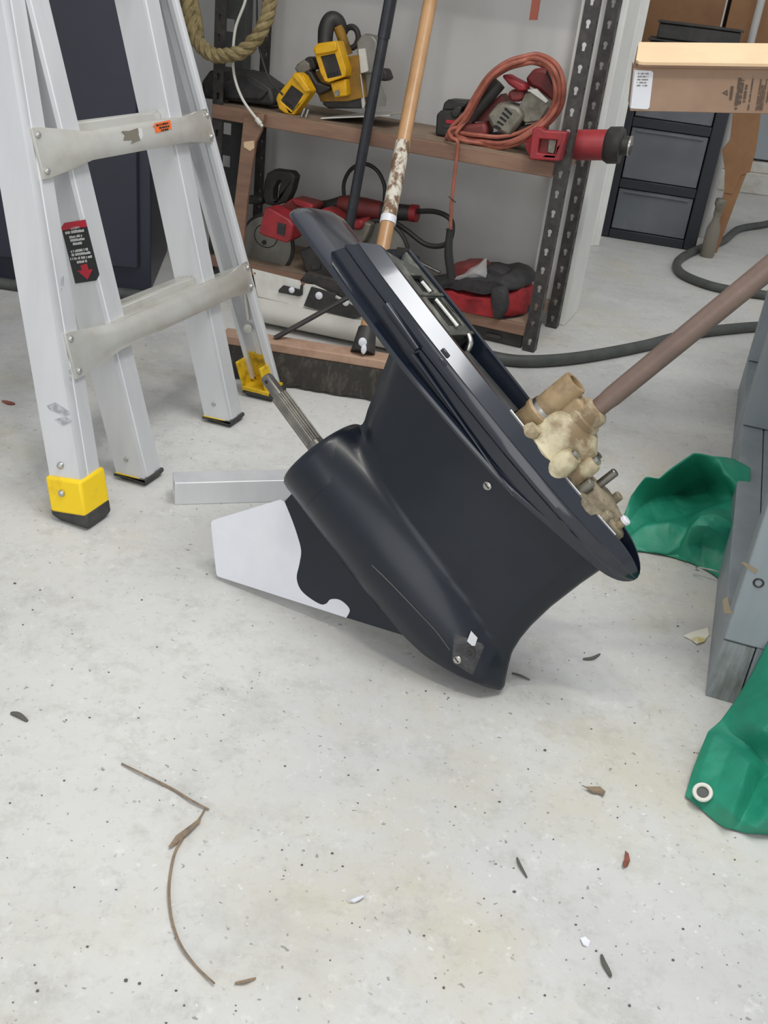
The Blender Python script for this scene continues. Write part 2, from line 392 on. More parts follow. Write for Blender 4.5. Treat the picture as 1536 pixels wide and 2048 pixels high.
# ---------------------------------------------------------------- outboard lower unit
a_ = R(-25); l_ = R(12)
ue = V((math.cos(a_), math.sin(a_), 0)); uaway = V((-ue.y, ue.x, 0)); uup = V((0, 0, math.cos(l_))) + uaway*math.sin(l_)
t_ = R(-35.4)
ux = ue*math.cos(t_) + uup*math.sin(t_); uz = -ue*math.sin(t_) + uup*math.cos(t_); uy = uz.cross(ux)
u_o = ground(437, 1158) + V((0, 0, 0.006))
UF = frame(u_o, ux, uy, uz)          # x towards the nose, y away from the camera, z along the drive shaft
def U(px, py, off): return infr(UF, px, py, 1, -off)
unit = thing('outboard_lower_unit', 'black outboard motor gearcase with white skeg lying tilted on the floor', 'boat motor', (u_o.x, u_o.y, 0))
ZA = 0.252
def lerp_tab(tab, x):
    if x <= tab[0][0]: return tab[0][1]
    for (x0, y0), (x1, y1) in zip(tab, tab[1:]):
        if x <= x1:
            t = (x-x0)/(x1-x0); return y0+(y1-y0)*t
    return tab[-1][1]
def zp(x): return lerp_tab([(-0.3, 0.449), (-0.03, 0.445), (0.16, 0.449), (0.34, 0.470)], x)
TE = [(0.185, -0.022), (0.315, -0.019), (0.328, -0.016), (0.345, -0.026), (0.373, -0.0385), (0.411, -0.057), (0.46, -0.085)]
LE = [(0.185, 0.22), (0.197, 0.25), (0.215, 0.29), (0.235, 0.327), (0.25, 0.352), (0.257, 0.359), (0.266, 0.351), (0.2826, 0.3378), (0.2992, 0.3258), (0.32, 0.3185), (0.3416, 0.3135), (0.378, 0.309), (0.4268, 0.3075), (0.475, 0.3085)]
def rt(x):
    if x < 0.10: return 0.0625
    q = (x-0.10)/0.262
    return 0.0625*math.sqrt(max(0, 1-q*q))
def halfw(x, z):
    r = rt(x); t = math.sqrt(max(0, r*r-(z-ZA)**2))
    xa, xf = lerp_tab(TE, z), lerp_tab(LE, z)
    u = min(1, max(0, (x-xa)/(xf-xa)))
    T = lerp_tab([(0.19, 0.0), (0.23, 0.022), (0.30, 0.043), (0.36, 0.047), (0.42, 0.051), (0.47, 0.056)], z)
    foil = (math.sin(math.pi*min(1, u**0.82)))**0.72 if 0 < u < 1 else 0
    s_ = T*foil
    k = 0.05; h = max(k-abs(t-s_), 0)/k
    w = max(t, s_) + h*h*k*0.25
    return w
mb = MB(UF)
NU = 56; zs = [0.1885+0.0022*i for i in range(6)] + [0.202+(0.462-0.202)*i/44 for i in range(45)]
rings = []
for z in zs:
    xa, xf = lerp_tab(TE, z), lerp_tab(LE, z)
    row = []
    for i in range(NU+1):
        u = i/NU; u = 1-(1-u)**1.35
        x = xa+(xf-xa)*u; w = halfw(x, z)
        edge = math.sqrt(min(1, max(0, (xf-x))/0.022))
        w = w*edge
        if z > 0.318: w = max(w*min(1, 0.12+(x-xa)/0.03), 0.003 if i < NU else 0)
        row.append((x, w))
    rings.append([V((x, -w, z)) for x, w in row] + [V((x, w, z)) for x, w in reversed(row[:-1])])
mb.loft(rings)
leg = mb.build('gearcase_leg', M['satin'], unit, ang=50, fixn=True)
# exhaust hub ring at the aft end
mb = MB(UF)
mb.lathe((-0.026, 0, ZA), (1, 0, 0), [(0.052, 0.0590), (0.05, 0.0632), (0.01, 0.0640), (0.003, 0.0634), (0, 0.061), (0, 0.056), (0.03, 0.052), (0.03, 0.012)], 48)
mb.build('exhaust_hub', M['satin'], unit, ang=40, fixn=True)
# skeg: painted white aft part and bare black part, flat sides that thin downwards
skeg_edge = [U(578, 1000, 0), U(592, 1035, 0), U(603, 1068, 0), U(610, 1098, 0), U(606, 1125, 0), U(600, 1152, 0), U(607, 1175, 0), U(625, 1192, 0), U(648, 1205, 0), U(660, 1203, 0), U(668, 1195, 0), U(685, 1195, 0), U(700, 1205, 0), U(707, 1217, 0), U(700, 1231, 0)]
sp_ = spline([V((p.x, 0, p.z)) for p in skeg_edge], 4)
def hs(z): return 0.004+0.009*max(0, min(1, z/0.2))
bot0 = V((0, 0, 0)); bot1 = V((-0.0625, 0, 0.048)); top1 = V((-0.014, 0, 0.176)); 
endb = V((0.225, 0, 0.1935))
def onbot(p):  # bottom edge of the skeg
    return V((p.x, 0, p.x*0.187/0.221))
white_poly = [V((0.004, 0, 0.0032)), V((0, 0, 0.0006)), V((-0.004, 0, 0.002)), V((-0.059, 0, 0.0445)), V((-0.0625, 0, 0.0495)), V((-0.0618, 0, 0.0545))] + [sp_[0]+V((-0.006, 0, -0.004))] + sp_[:-1] + [onbot(sp_[-1])]
black_poly = [onbot(sp_[-1])] + list(reversed(sp_[:-1])) + [V((-0.012, 0, 0.2)), V((0.1, 0, 0.215)), V((0.25, 0, 0.22)), V((0.25, 0, 0.213))]
for poly, nm, mt in ((white_poly, 'white_primed_skeg_tip', 'primer'), (black_poly, 'skeg_root', 'satin')):
    mb = MB(UF); n = len(poly)
    tris = tessellate_polygon([[V((p.x, p.z, 0)) for p in poly]])
    vs = [V((p.x, -hs(p.z), p.z)) for p in poly] + [V((p.x, hs(p.z), p.z)) for p in poly]
    mb.add(vs, [tuple(t) for t in tris] + [tuple(i+n for i in t[::-1]) for t in tris] + [(i, (i+1) % n, (i+1) % n+n, i+n) for i in range(n)])
    sk = mb.build(nm, M[mt], unit, bevel=0.0022, fixn=True)
    if mt == 'primer': sk['label'] = 'white primed tip of the skeg'
# anti ventilation plate
PW = [(-0.256, 0.052), (-0.2545, 0.060), (-0.25, 0.066), (-0.24, 0.0695), (-0.2, 0.072), (-0.08, 0.076), (0.0, 0.076), (0.08, 0.071), (0.14, 0.064), (0.19, 0.056), (0.25, 0.04)]
mb = MB(UF); rings = []
for i in range(41):
    x = -0.256+0.506*(i/40)**1.7; w = lerp_tab(PW, x); z = zp(x)
    rings.append([V((x, -w*c, z+d)) for c, d in ((-1, 0), (-0.985, 0.0032), (-0.9, 0.0055), (-0.5, 0.009), (0.5, 0.009), (0.9, 0.0055), (0.985, 0.0032), (1, 0), (0.985, -0.003), (0.8, -0.006), (0.4, -0.01), (-0.4, -0.01), (-0.8, -0.006), (-0.985, -0.003))])
mb.loft(rings); mb.build('anti_ventilation_plate', M['gloss'], unit, ang=30, fixn=True)
# upper housing with rim, chamfer and hollow deck
ZR = 0.504
WT = [(-0.165, 0.056), (-0.12, 0.062), (-0.04, 0.066), (0.06, 0.066), (0.13, 0.063), (0.19, 0.056), (0.24, 0.047), (0.28, 0.036), (0.305, 0.027), (0.32, 0.020), (0.332, 0.012), (0.3402, 0.002)]
mb = MB(UF); rings = []
def hsec(x):
    w = lerp_tab(WT, x); p = zp(x); zr = ZR
    h = [(0, p-0.004), (w*0.9, p-0.003), (w*0.925, p+0.003), (w*0.94, p+0.011), (w*0.95, zr-0.033), (w*1.0, zr-0.030), (w*1.005, zr-0.026), (w*0.96, zr-0.020), (w*0.955, zr-0.0165), (w*0.985, zr-0.0150), (w*0.74, zr), (w*0.62, zr-0.0004), (w*0.58, zr-0.046), (0, zr-0.046)]
    if x > 0.285:
        f = math.sqrt(max(0.0004, 1-((x-0.285)/0.0555)**2)); zm = 0.484
        h = [(y, zm+(z-zm)*f) for y, z in h]
    return h
xs = [-0.165+0.455*i/60 for i in range(60)] + [0.29, 0.3, 0.308, 0.316, 0.323, 0.329, 0.334, 0.338, 0.3402]
for x in xs:
    h = hsec(x); fade = max(0, 1-(x+0.165)/0.10); w0 = lerp_tab(WT, x)
    def bx(y, z): return x+fade*(0.032*(1-min(1, abs(y)/w0)**2)-0.034*max(0, (ZR-z)/0.06)**1.5*(abs(y)/w0))
    rings.append([V((bx(y, z), -y, z)) for y, z in h] + [V((bx(y, z), y, z)) for y, z in reversed(h[1:-1])])
mb.loft(rings); mb.build('upper_housing', M['gloss'], unit, ang=24, fixn=True, bevel=0)
# a short clip and a long groove on the near flank
mb = MB(UF)
for p, q, r in (((-0.085, -0.067, 0.4725), (-0.02, -0.0695, 0.4705), 0.0055),): mb.cyl(p, q, r, r*0.7, 10)
mb.build('flank_rib', M['satin'], unit, bevel=0)
mb = MB(UF)
mb.tube([V((-0.02+0.2*t, -(0.067-0.006*t)-0.0005, 0.462-0.012*t)) for t in [i/10 for i in range(11)]], [0.0032*(1-0.8*i/10) for i in range(11)], 8)
mb.build('flank_rib', M['gloss'], unit)
mb = MB(UF)
mb.box((-0.002, -0.0645, 0.489), (0.010, -0.06, 0.4945)); mb.box((0.004, -0.0655, 0.482), (0.016, -0.061, 0.4855)); mb.build('raised_mark', M['gloss'], unit, bevel=0.0008)
# deck: ribs, rods and floor pieces inside the rim
DZ = ZR-0.003
mb = MB(UF); mb.prism([V((-0.148, -0.034, DZ)), V((-0.018, -0.039, DZ)), V((-0.018, 0.039, DZ)), V((-0.148, 0.034, DZ)), V((-0.13, 0.0, DZ))], (0, 0, -0.008),
    holes=[[V((-0.108, -0.012, DZ)), V((-0.082, -0.014, DZ)), V((-0.082, 0.026, DZ)), V((-0.108, 0.024, DZ))], [V((-0.072, -0.016, DZ)), V((-0.028, -0.018, DZ)), V((-0.028, 0.03, DZ)), V((-0.072, 0.028, DZ))]])
mb.build('gasket_deck', M['deck'], unit, bevel=0.001, fixn=True)
mb = MB(UF); mb.box((-0.112, -0.03, ZR-0.02), (-0.022, 0.032, ZR-0.0115)); mb.build('recess_floor', M['cavity'], unit)
for x0, x1 in ((-0.094, -0.078), (-0.066, -0.024)):
    mb = MB(UF); mb.cyl((x0, -0.004, ZR-0.0005), (x1, -0.002, ZR-0.0005), 0.0036, seg=12); mb.build('bright_rod', M['steel'], unit)
for x0 in (-0.0785, -0.0175, 0.108):
    mb = MB(UF); mb.box((x0, -0.038, ZR-0.04), (x0+0.005, 0.038, ZR-0.001)); mb.build('deck_rib', M['deck'], unit, bevel=0.001)
mb = MB(UF); mb.tube(spline([V((-0.012, 0.018, ZR-0.003)), V((-0.002, 0.014, ZR-0.006)), V((0.004, 0.012, ZR-0.02)), V((0.004, 0.012, ZR-0.035))], 5), 0.0042, 10); mb.build('water_tube', M['steel'], unit)
mb = MB(UF); mb.tube([V((0.005, 0.004, ZR-0.028)), V((0.1, 0.004, ZR-0.024))], 0.017, 16); mb.build('exhaust_passage', M['cavity'], unit)
# prop shaft with splines
mb = MB(UF)
SH = [V((0.0, 0, ZA)), V((-0.148, 0, ZA+0.002))]
mb.lathe((-0.01, 0, ZA), (-1, 0, 0.012), [(0, 0.0125), (0.03, 0.0125), (0.034, 0.0118)], 24)
vs = []; seg = 60
rr = []
for d in (0.034, 0.04, 0.108, 0.112):
    rr.append([V((-0.01-d, (0.0122 if (k % 5) < 3 else 0.0104)*math.cos(2*math.pi*k/seg), ZA+d*0.012+(0.0122 if (k % 5) < 3 else 0.0104)*math.sin(2*math.pi*k/seg))) for k in range(seg)])
mb.loft(rr)
mb.lathe((-0.122, 0, ZA+0.0013), (-1, 0, 0.012), [(0, 0.0088), (0.03, 0.0086), (0.033, 0.0072)], 24)
ps = mb.build('propeller_shaft', M['dksteel'], unit, fixn=True, ang=30); ps['label'] = 'splined dark steel propeller shaft'
mb = MB(UF); mb.cyl((-0.146, -0.0088, ZA+0.002), (-0.146, -0.006, ZA+0.002), 0.0024, seg=12); mb.build('pin_hole', M['void'], ps)
# screws, intake
def scr(c, r, parent, nm='slotted_screw'):
    mb = MB(UF); c = V(c); mb.lathe(c+V((0, 0.004, 0)), (0, -1, 0), [(0, r), (0.0045, r), (0.0055, r*0.85), (0.006, r*0.3), (0.006, 0.0)], 20); o = mb.build(nm, M['steel'], parent)
    mb = MB(UF); mb.box((c.x-r*0.7, c.y-0.0024, c.z-r*0.12), (c.x+r*0.7, c.y-0.0019, c.z+r*0.12)); mb.build('screw_slot', M['void'], o); return o
q = U(978, 970, 0.043); scr((q.x, -halfw(q.x, q.z)-0.0005, q.z), 0.0056, unit)
def onleg(px, py, lift=0.0):
    w = 0.03
    for _ in range(6):
        q = U(px, py, w); w = max(0.004, halfw(q.x, q.z))*math.sqrt(min(1, max(0.0, lerp_tab(LE, q.z)-q.x)/0.022))
    return V((q.x, -w-lift, q.z))
mb = MB(UF); nn = 8; Q4 = ((905, 1262), (974, 1288), (946, 1356), (902, 1326)); pts_ = []
for i in range(nn+1):
    for k in range(nn+1):
        u, v = i/nn, k/nn
        px = (Q4[0][0]*(1-u)+Q4[1][0]*u)*(1-v)+(Q4[3][0]*(1-u)+Q4[2][0]*u)*v; py = (Q4[0][1]*(1-u)+Q4[1][1]*u)*(1-v)+(Q4[3][1]*(1-u)+Q4[2][1]*u)*v
        pts_.append(onleg(px, py, 0.0016 if 0 < i < nn and 0 < k < nn else -0.001))
mb.add(pts_, [(i*(nn+1)+k, i*(nn+1)+k+1, (i+1)*(nn+1)+k+1, (i+1)*(nn+1)+k) for i in range(nn) for k in range(nn)])
inta = mb.build('water_intake', M['intake'], unit, fixn=True)
ii = [onleg(*p, 0.0034) for p in ((944, 1260), (957, 1274), (952, 1290), (946, 1290), (936, 1281))]
mb = MB(UF); mb.add(ii, [tuple(range(5))]); mb.build('intake_opening', M['alu'], inta, fixn=True)
c2 = onleg(942, 1304, 0.0018); mb = MB(UF); mb.lathe(c2, (0, -1, 0), [(0, 0.007), (0.002, 0.0065), (0.002, 0.0035), (0.0005, 0.003), (0.0005, 0)], 16); mb.build('intake_boss', M['tb'], inta)
scr(onleg(915, 1319, 0.001), 0.0054, inta)
mb = MB(UF); mb.tube(spline([onleg(*p, 0.0004) for p in ((744, 1130), (775, 1160), (806, 1192), (840, 1228), (872, 1262), (900, 1300))], 5), 0.0009, 6); mb.build('casting_line', M['hose'], unit)
# water pump
pump = MB(UF); rings = []
for z, r, ex in ((0.49, 0.044, 0.0), (0.505, 0.046, 0.0), (0.508, 0.041, 0.004), (0.515, 0.038, 0.006), (0.53, 0.037, 0.006), (0.54, 0.034, 0.004), (0.546, 0.027, 0.002), (0.552, 0.021, 0)):
    rr = []
    for k in range(40):
        a = 2*math.pi*k/40
        lump = 1+0.07*math.cos(3*a+0.6)+0.04*math.cos(5*a+1.0)
        rr.append(V((0.162+r*lump*math.cos(a)*1.02, r*lump*math.sin(a), z)))
    rings.append(rr)
pump.loft(rings); ph = pump.build('water_pump_housing', M['cream'], unit, ang=50, fixn=True, bevel=0)
mb = MB(UF); mb.lathe((0.1585, -0.002, 0.545), (0, 0, 1), [(0, 0.022), (0.012, 0.0215), (0.014, 0.019), (0.026, 0.0185), (0.028, 0.016), (0.03, 0.012)], 28); mb.build('pump_collar', M['cream'], ph, fixn=True)
mb = MB(UF); mb.lathe((0.121, -0.012, 0.492), (0, 0, 1), [(0, 0.0185), (0.022, 0.018), (0.026, 0.0205), (0.03, 0.0205), (0.034, 0.0165), (0.082, 0.0155), (0.084, 0.0145), (0.084, 0.0095), (0.06, 0.009), (0.06, 0)], 26); mb.build('pump_outlet_tube', M['tan'], ph, fixn=True)
mb = MB(UF); mb.lathe((0.121, -0.012, 0.522), (0, 0, 1), [(0, 0.0175), (0.004, 0.0178), (0.008, 0.0175)], 26); mb.build('tube_clip', M['steel'], ph, fixn=True)
mb = MB(UF); mb.obox((0.142, -0.006, 0.552), (0.014, 0, 0), (0, 0.013, 0), (0, 0, 0.016)); mb.build('tube_web', M['tan'], ph, bevel=0.004)
for (x, y, h, r) in ((0.186, -0.034, 0.528, 0.013), (0.205, -0.012, 0.536, 0.011), (0.134, -0.038, 0.514, 0.010), (0.2, 0.024, 0.53, 0.011)):
    mb = MB(UF); mb.lathe((x, y, 0.492), (0, 0, 1), [(0, r*1.15), (h-0.497, r), (h-0.492, r*0.8), (h-0.492, 0)], 20); bo = mb.build('bolt_boss', M['cream'], ph, fixn=True)
    if r > 0.0105:
        mb = MB(UF); mb.lathe((x, y, h), (0, 0, 1), [(0, 0.0062), (0.001, 0.0062), (0.001, 0.0046), (0.005, 0.0046), (0.005, 0)], 6); mb.build('bolt', M['steel'], bo, fixn=True, ang=20)
car = MB(UF); rings = []
for z, s_ in ((0.49, 1.0), (0.503, 1.0), (0.506, 0.94), (0.508, 0.72), (0.516, 0.68), (0.518, 0.5)):
    rr = []
    for k in range(36):
        a = 2*math.pi*k/36; lump = 1+0.09*math.cos(4*a)+0.05*math.cos(7*a+0.5)
        rr.append(V((0.243+0.044*s_*lump*math.cos(a), 0.0005+0.036*s_*lump*math.sin(a)*(1 if math.cos(a) < 0.3 else 0.75), z)))
    rings.append(rr)
car.loft(rings); cr = car.build('bearing_carrier', M['pumpbase'], unit, ang=45, fixn=True)
for x, y, z1, r, mt in ((0.228, 0.004, 0.542, 0.0052, 'dksteel'), (0.279, -0.004, 0.516, 0.0048, 'cream'), (0.222, -0.022, 0.520, 0.0058, 'tg'), (0.252, 0.02, 0.524, 0.006, 'pumpbase'), (0.262, -0.02, 0.513, 0.006, 'pumpbase')):
    mb = MB(UF); mb.lathe((x, y, 0.5), (0, 0, 1), [(0, r), (z1-0.5, r), (z1-0.499, r*0.8), (z1-0.499, 0)], 14); st = mb.build('stud', M[mt], cr, fixn=True)
    if mt == 'cream':
        mb = MB(UF); mb.lathe((x, y, z1), (0, 0, 1), [(0, 0.0062), (0.004, 0.0062), (0.005, 0.005), (0.005, 0)], 16); mb.build('white_washer', M['primer'], cr, fixn=True)
# gasket edge line
mb = MB(UF)
mb.tube([V((x, -lerp_tab(WT, x)*0.62, ZR-0.0002)) for x in [0.1+0.185*i/20 for i in range(21)]], 0.0012, 6); mb.build('gasket_edge', M['alu'], unit)
mb = MB(UF)
mb.lathe((0.1585, 0, 0.565), (0, 0, 1), [(0, 0.0108), (0.02, 0.0108), (0.03, 0.0118), (0.39, 0.0125), (0.395, 0.0135), (0.43, 0.0135), (0.433, 0.011), (0.433, 0)], 28)
ds = mb.build('drive_shaft', M['rust'], unit, fixn=True); ds['label'] = 'long rusty brown drive shaft'

# ---------------------------------------------------------------- ladder
lw_ = (ground(530, 792) - ground(165, 1040)); lw_.z = 0; lw_.normalize()
lm = V((-lw_.y, lw_.x, 0)); LA = R(15)
ll = V((0, 0, math.cos(LA))) + lm*math.sin(LA); ln = -lm*math.cos(LA) + V((0, 0, math.sin(LA)))
lo_ = ground(165, 1038)
LF = frame(lo_, lw_, ln, ll)     # x along the rungs (away), y towards the front of the ladder, z up the rails
if LF.to_3x3().determinant() < 0: pass
ladder = thing('folding_ladder', 'aluminium folding ladder with yellow and black feet standing at the left', 'ladder', (lo_.x, lo_.y, 0))
WO = (ground(530, 790) - lo_).dot(lw_); FL = 0.15; LT = 1.5
TG = math.tan(LA)
def rail_pts(x0, slope, zz): return x0 + slope*zz
def channel(name, x0, slope, inward, y0, y1, wx, z0, z1, box=False, mt='alu'):
    # profile in (x,y); web on the outer side, flanges running inward, ribbed lips
    s = 1 if inward > 0 else -1; t = 0.004
    if box:
        prof = [(0, y0), (wx*s, y0), (wx*s, y1), (wx*s*0.6, y1), (wx*s*0.58, y1+0.0015), (wx*s*0.2, y1+0.0015), (wx*s*0.18, y1), (0, y1)]
    else:
        prof = [(0, y0), (wx*s, y0), (wx*s, y0+0.008), ((wx-t)*s, y0+0.008), ((wx-t)*s, y0+t), (t*s, y0+t), (t*s, y0+0.018), ((t+0.003)*s, y0+0.021), ((t+0.003)*s, y1-0.021), (t*s, y1-0.018), (t*s, y1-t),
                ((wx-t)*s, y1-t), ((wx-t)*s, y1-0.008), (wx*s, y1-0.008), (wx*s, y1), (wx*s*0.5, y1), (wx*s*0.48, y1+0.0012), (wx*s*0.4, y1+0.0012), (wx*s*0.38, y1), (wx*s*0.3, y1+0.0014), (wx*s*0.08, y1+0.0014), (0.0, y1)]
    mb = MB(LF); rr = []
    for z in (z0, z1):
        rr.append([V((x0+slope*z+px, py, z-(py*TG if z == z0 else 0))) for px, py in prof])
    mb.loft(rr); return mb.build(name, M[mt], ladder, ang=25, fixn=True, bevel=0)
YW = 0.027
channel('outer_rail', -0.024, FL, 1, -YW, YW, 0.048, 0.028, LT)
channel('outer_rail', WO+0.026, -FL, -1, -YW, YW, 0.024, 0.03, LT)
XI2 = (ground(282, 955) - lo_).dot(lw_); XI3 = (ground(452, 842) - lo_).dot(lw_)
channel('inner_rail', XI2-0.026, 0, 1, -0.03, 0.022, 0.05, 0.012, LT-0.02, True)
channel('inner_rail', XI3-0.026, 0, 1, -0.03, 0.022, 0.05, 0.012, LT-0.02, True)
# feet
def foot_boot(x0, x1, slope, inside=False):
    mb = MB(LF)
    y0, y1 = -YW-0.004, YW+0.005
    if not inside:
        za, zb = 0.02, 0.074
        rr = [[V((x0+slope*z, y0, z-y0*TG*0.5)), V((x1+slope*z, y0, z-y0*TG*0.5)), V((x1+slope*z, y1, z-y1*TG*0.5)), V((x0+slope*z, y1, z-y1*TG*0.5))] for z in (za, zb)]
        mb.loft(rr); o = mb.build('foot_boot', M['yellow'], ladder, bevel=0.004, fixn=True)
    else:
        # open sided boot: back wall, two side cheeks and a sole
        za, zb = 0.018, 0.085
        f = lambda x, y, z: V((x+slope*z, y, z-y*TG))
        for xa, xb, ya, yb, z0, z1 in ((x1-0.014, x1-0.005, -YW+0.003, YW-0.004, za, zb), (x0-0.002, x1-0.004, y0, y0+0.005, za, zb-0.01), (x0-0.002, x1-0.02, YW-0.008, YW-0.002, za, zb-0.012), (x0-0.004, x1+0.004, y0, y1-0.004, za-0.004, za+0.006)):
            mb.hexa([f(xa, ya, z0), f(xb, ya, z0), f(xb, yb, z0), f(xa, yb, z0), f(xa, ya, z1), f(xb, ya, z1), f(xb, yb, z1), f(xa, yb, z1)])
        o = mb.build('foot_boot', M['yellowdirty'], ladder, bevel=0.002, fixn=True)
        mb = MB(LF); mb.lathe(f(x1-0.0145, 0.008, 0.06), (-1, 0, 0), [(0, 0.0042), (0.003, 0.0036), (0.004, 0)], 12); mb.build('bolt', M['dksteel'], o)
        return o
    mb = MB(LF); mb.lathe(V((x0+slope*0.05, -0.004, 0.053)), (-1, 0, 0), [(0, 0.0056), (0.003, 0.005), (0.0045, 0.003), (0.005, 0)], 14); mb.build('rivet', M['rivet'], o)
    return o
def rubber(x0, x1, y0, y1, zt, slope=0, nm='rubber_foot'):
    mb = MB(LF); c = 0.008
    rr = []
    for z, i in ((None, c), (None, 0), (zt, 0)):
        row = []
        for x, y in ((x0+i, y0+i), (x1-i, y0+i), (x1-i, y1-i), (x0+i, y1-i)):
            zz = (-y*TG + (0 if i else 0.010)) if z is None else z-y*TG*0.5
            row.append(V((x+slope*max(zz, 0), y, zz)))
        rr.append(row)
    mb.loft(rr); return mb.build(nm, M['rubber'], ladder, bevel=0.003, fixn=True)
foot_boot(-0.031, 0.031, FL); rubber(-0.03, 0.03, -YW-0.005, YW+0.006, 0.024, FL)
foot_boot(WO-0.028, WO+0.032, -FL, True); rubber(WO-0.032, WO+0.034, -YW-0.005, YW+0.006, 0.016, -FL)
for xi in (XI2, XI3):
    rubber(xi-0.029, xi+0.027, -0.033, 0.026, 0.012)
    mb = MB(LF); mb.hexa([V((xi-0.0275+dx, y, z-y*TG*0.9)) for z in (0.009, 0.0135) for dx, y in ((0, -0.0315), (0.053, -0.0315), (0.053, 0.0238), (0, 0.0238))]); mb.build('yellow_band', M['yellow'], ladder)
    mb = MB(LF); mb.lathe((xi-0.026, -0.004, 0.043), (-1, 0, 0), [(0, 0.0045), (0.002, 0.004), (0.003, 0)], 12); mb.build('rivet', M['rivet'], ladder)
mb = MB(LF); mb.lathe((-0.024+FL*0.09, -0.004, 0.092), (-1, 0, 0), [(0, 0.006), (0.003, 0.005), (0.0045, 0.003), (0.005, 0)], 14); mb.build('rivet', M['rivet'], ladder)
# rungs of the outer section (flattened riveted ends)
def rung(z, mt='alu2'):
    mb = MB(LF); xa, xb = -0.006+FL*z, WO+0.012-FL*z
    rr = []
    L_ = xb-xa
    for t, yb, yf, hz in ((0, YW+0.001, YW+0.006, 0.034), (0.012/L_, YW+0.001, YW+0.006, 0.034), (0.05/L_, YW-0.002, YW+0.012, 0.029), (0.11/L_, YW-0.032, YW+0.016, 0.0205), (1-0.09/L_, YW-0.032, YW+0.016, 0.0205), (1-0.04/L_, YW-0.002, YW+0.012, 0.026), (1-0.01/L_, YW+0.001, YW+0.006, 0.028), (1, YW+0.001, YW+0.006, 0.028)):
        x = xa+L_*t; m_ = (yb+yf)/2
        k = min(1, (0.038-hz)/0.016) if hz < 0.033 else 0
        rr.append([V((x, yb, z-hz)), V((x, m_, z-hz)), V((x, yf-0.004*k, z-hz*1.0)), V((x, yf, z-hz*0.6)), V((x, yf, z+hz*0.45)), V((x, yf-0.008*k, z+hz)), V((x, m_, z+hz)), V((x, yb, z+hz))])
    mb.loft(rr); o = mb.build('rung', M[mt], ladder, ang=30, fixn=True, bevel=0.0008)
    for x, hz in ((xa+0.009, 0.024), (xb-0.007, 0.018)):
        for s in (-1, 1):
            mb = MB(LF); mb.lathe((x, YW+0.0055, z+s*hz), (0, 1, 0), [(0, 0.005), (0.002, 0.0048), (0.004, 0.003), (0.0045, 0)], 12); mb.build('rivet', M['rivet'], o)
    mb = MB(LF)
    for k in range(3): mb.box((xa+0.12, YW-0.028+0.011*k, z+0.0195), (xb-0.10, YW-0.0235+0.011*k, z+0.0218))
    mb.build('tread_ridge', M[mt], o)
    return o
def inner_rung(z):
    mb = MB(LF); xa, xb = XI2+0.024, XI3-0.026
    mb.hexa([V((x, y, zz)) for zz in (z-0.022, z+0.012) for x, y in ((xa, -0.028), (xb, -0.028), (xb, 0.012), (xa, 0.012))])
    o = mb.build('inner_rung', M['alu2'], ladder, bevel=0.003)
    mb = MB(LF)
    for k in range(4): mb.box((xa+0.004, -0.024+0.009*k, z+0.0115), (xb-0.002, -0.0205+0.009*k, z+0.0135))
    mb.build('tread_ridge', M['alu2'], o)
def lz(px, py, xr): # height along the rail at a pixel, for a point on the front face
    return infr(LF, px, py, 1, YW).z
Z1 = infr(LF, 92, 305, 1, YW+0.006).z; Z0 = infr(LF, 165, 703, 1, YW+0.006).z
ZI1 = infr(LF, 240, 235, 1, -0.01).z; ZI0 = infr(LF, 330, 585, 1, -0.01).z
pitch = Z1-Z0
for k in range(4):
    if Z0+pitch*k < LT-0.1: rung(Z0+pitch*k)
for k in range(4):
    if ZI0+pitch*k < LT-0.1: inner_rung(ZI0+pitch*k)
for pts in (((92, 812), (108, 806), (122, 815), (140, 826), (134, 832), (116, 826), (98, 820)), ((110, 838), (130, 834), (146, 842), (128, 850)), ((96, 565), (102, 560), (104, 582), (99, 590)), ((128, 740), (134, 738), (140, 768), (134, 764))):
    mb = MB(LF); q_ = [infr(LF, px, py, 0, 0.0) for px, py in pts]
    mb.prism([V((-0.024+FL*p.z-0.0004, p.y, p.z)) for p in [infr(LF, px, py, 0, -0.024+FL*0.17) for px, py in pts]], (0.0003, 0, 0)); mb.build('scuff_mark', M['scuff'], ladder, fixn=True)
# brace tube under the lowest rung
mb = MB(LF); mb.tube([V((0.028, 0.012, Z0-0.12)), V((0.06, 0.01, Z0-0.03))], 0.006, 12); mb.build('brace', M['alu2'], ladder)
# far rail inner brace bracket
mb = MB(LF); xq = WO+0.026-0.009; mb.tube([V((xq-FL*0.155, -0.002, 0.16)), V((xq-FL*0.26, 0.014, 0.27))], 0.006, 8); mb.lathe((xq-FL*0.14-0.004, -0.004, 0.142), (-1, 0, 0), [(0, 0.009), (0.004, 0.009), (0.005, 0)], 14); mb.build('brace_bracket', M['alu2'], ladder)
# hinge and the other half of the ladder (outside the frame)
l2 = V((0, 0, math.cos(LA))) - lm*math.sin(LA); apex = lo_ + ll*LT
o2 = V((apex.x, apex.y, 0)) + lm*(apex.z*math.tan(LA))
LF2 = frame(o2, lw_, -(lm*math.cos(LA)+V((0, 0, math.sin(LA)))), l2)
for x0, sl in ((0.0, 0.0), (0.0, 0.0)):
    pass
for x0 in (FL*LT+0.02, WO-FL*LT-0.02):
    mb = MB(LF2); mb.hexa([V((x0+dx, y, z)) for z in (0.012, LT) for dx, y in ((-0.02, -0.025), (0.02, -0.025), (0.02, 0.025), (-0.02, 0.025))]); mb.build('rear_rail', M['alu'], ladder, bevel=0.003, fixn=True)
    mb = MB(); p = apex + lw_*x0; mb.cyl(p-lw_*0.035, p+lw_*0.035, 0.045, seg=24); mb.build('hinge', M['yellow'], ladder, bevel=0.003)
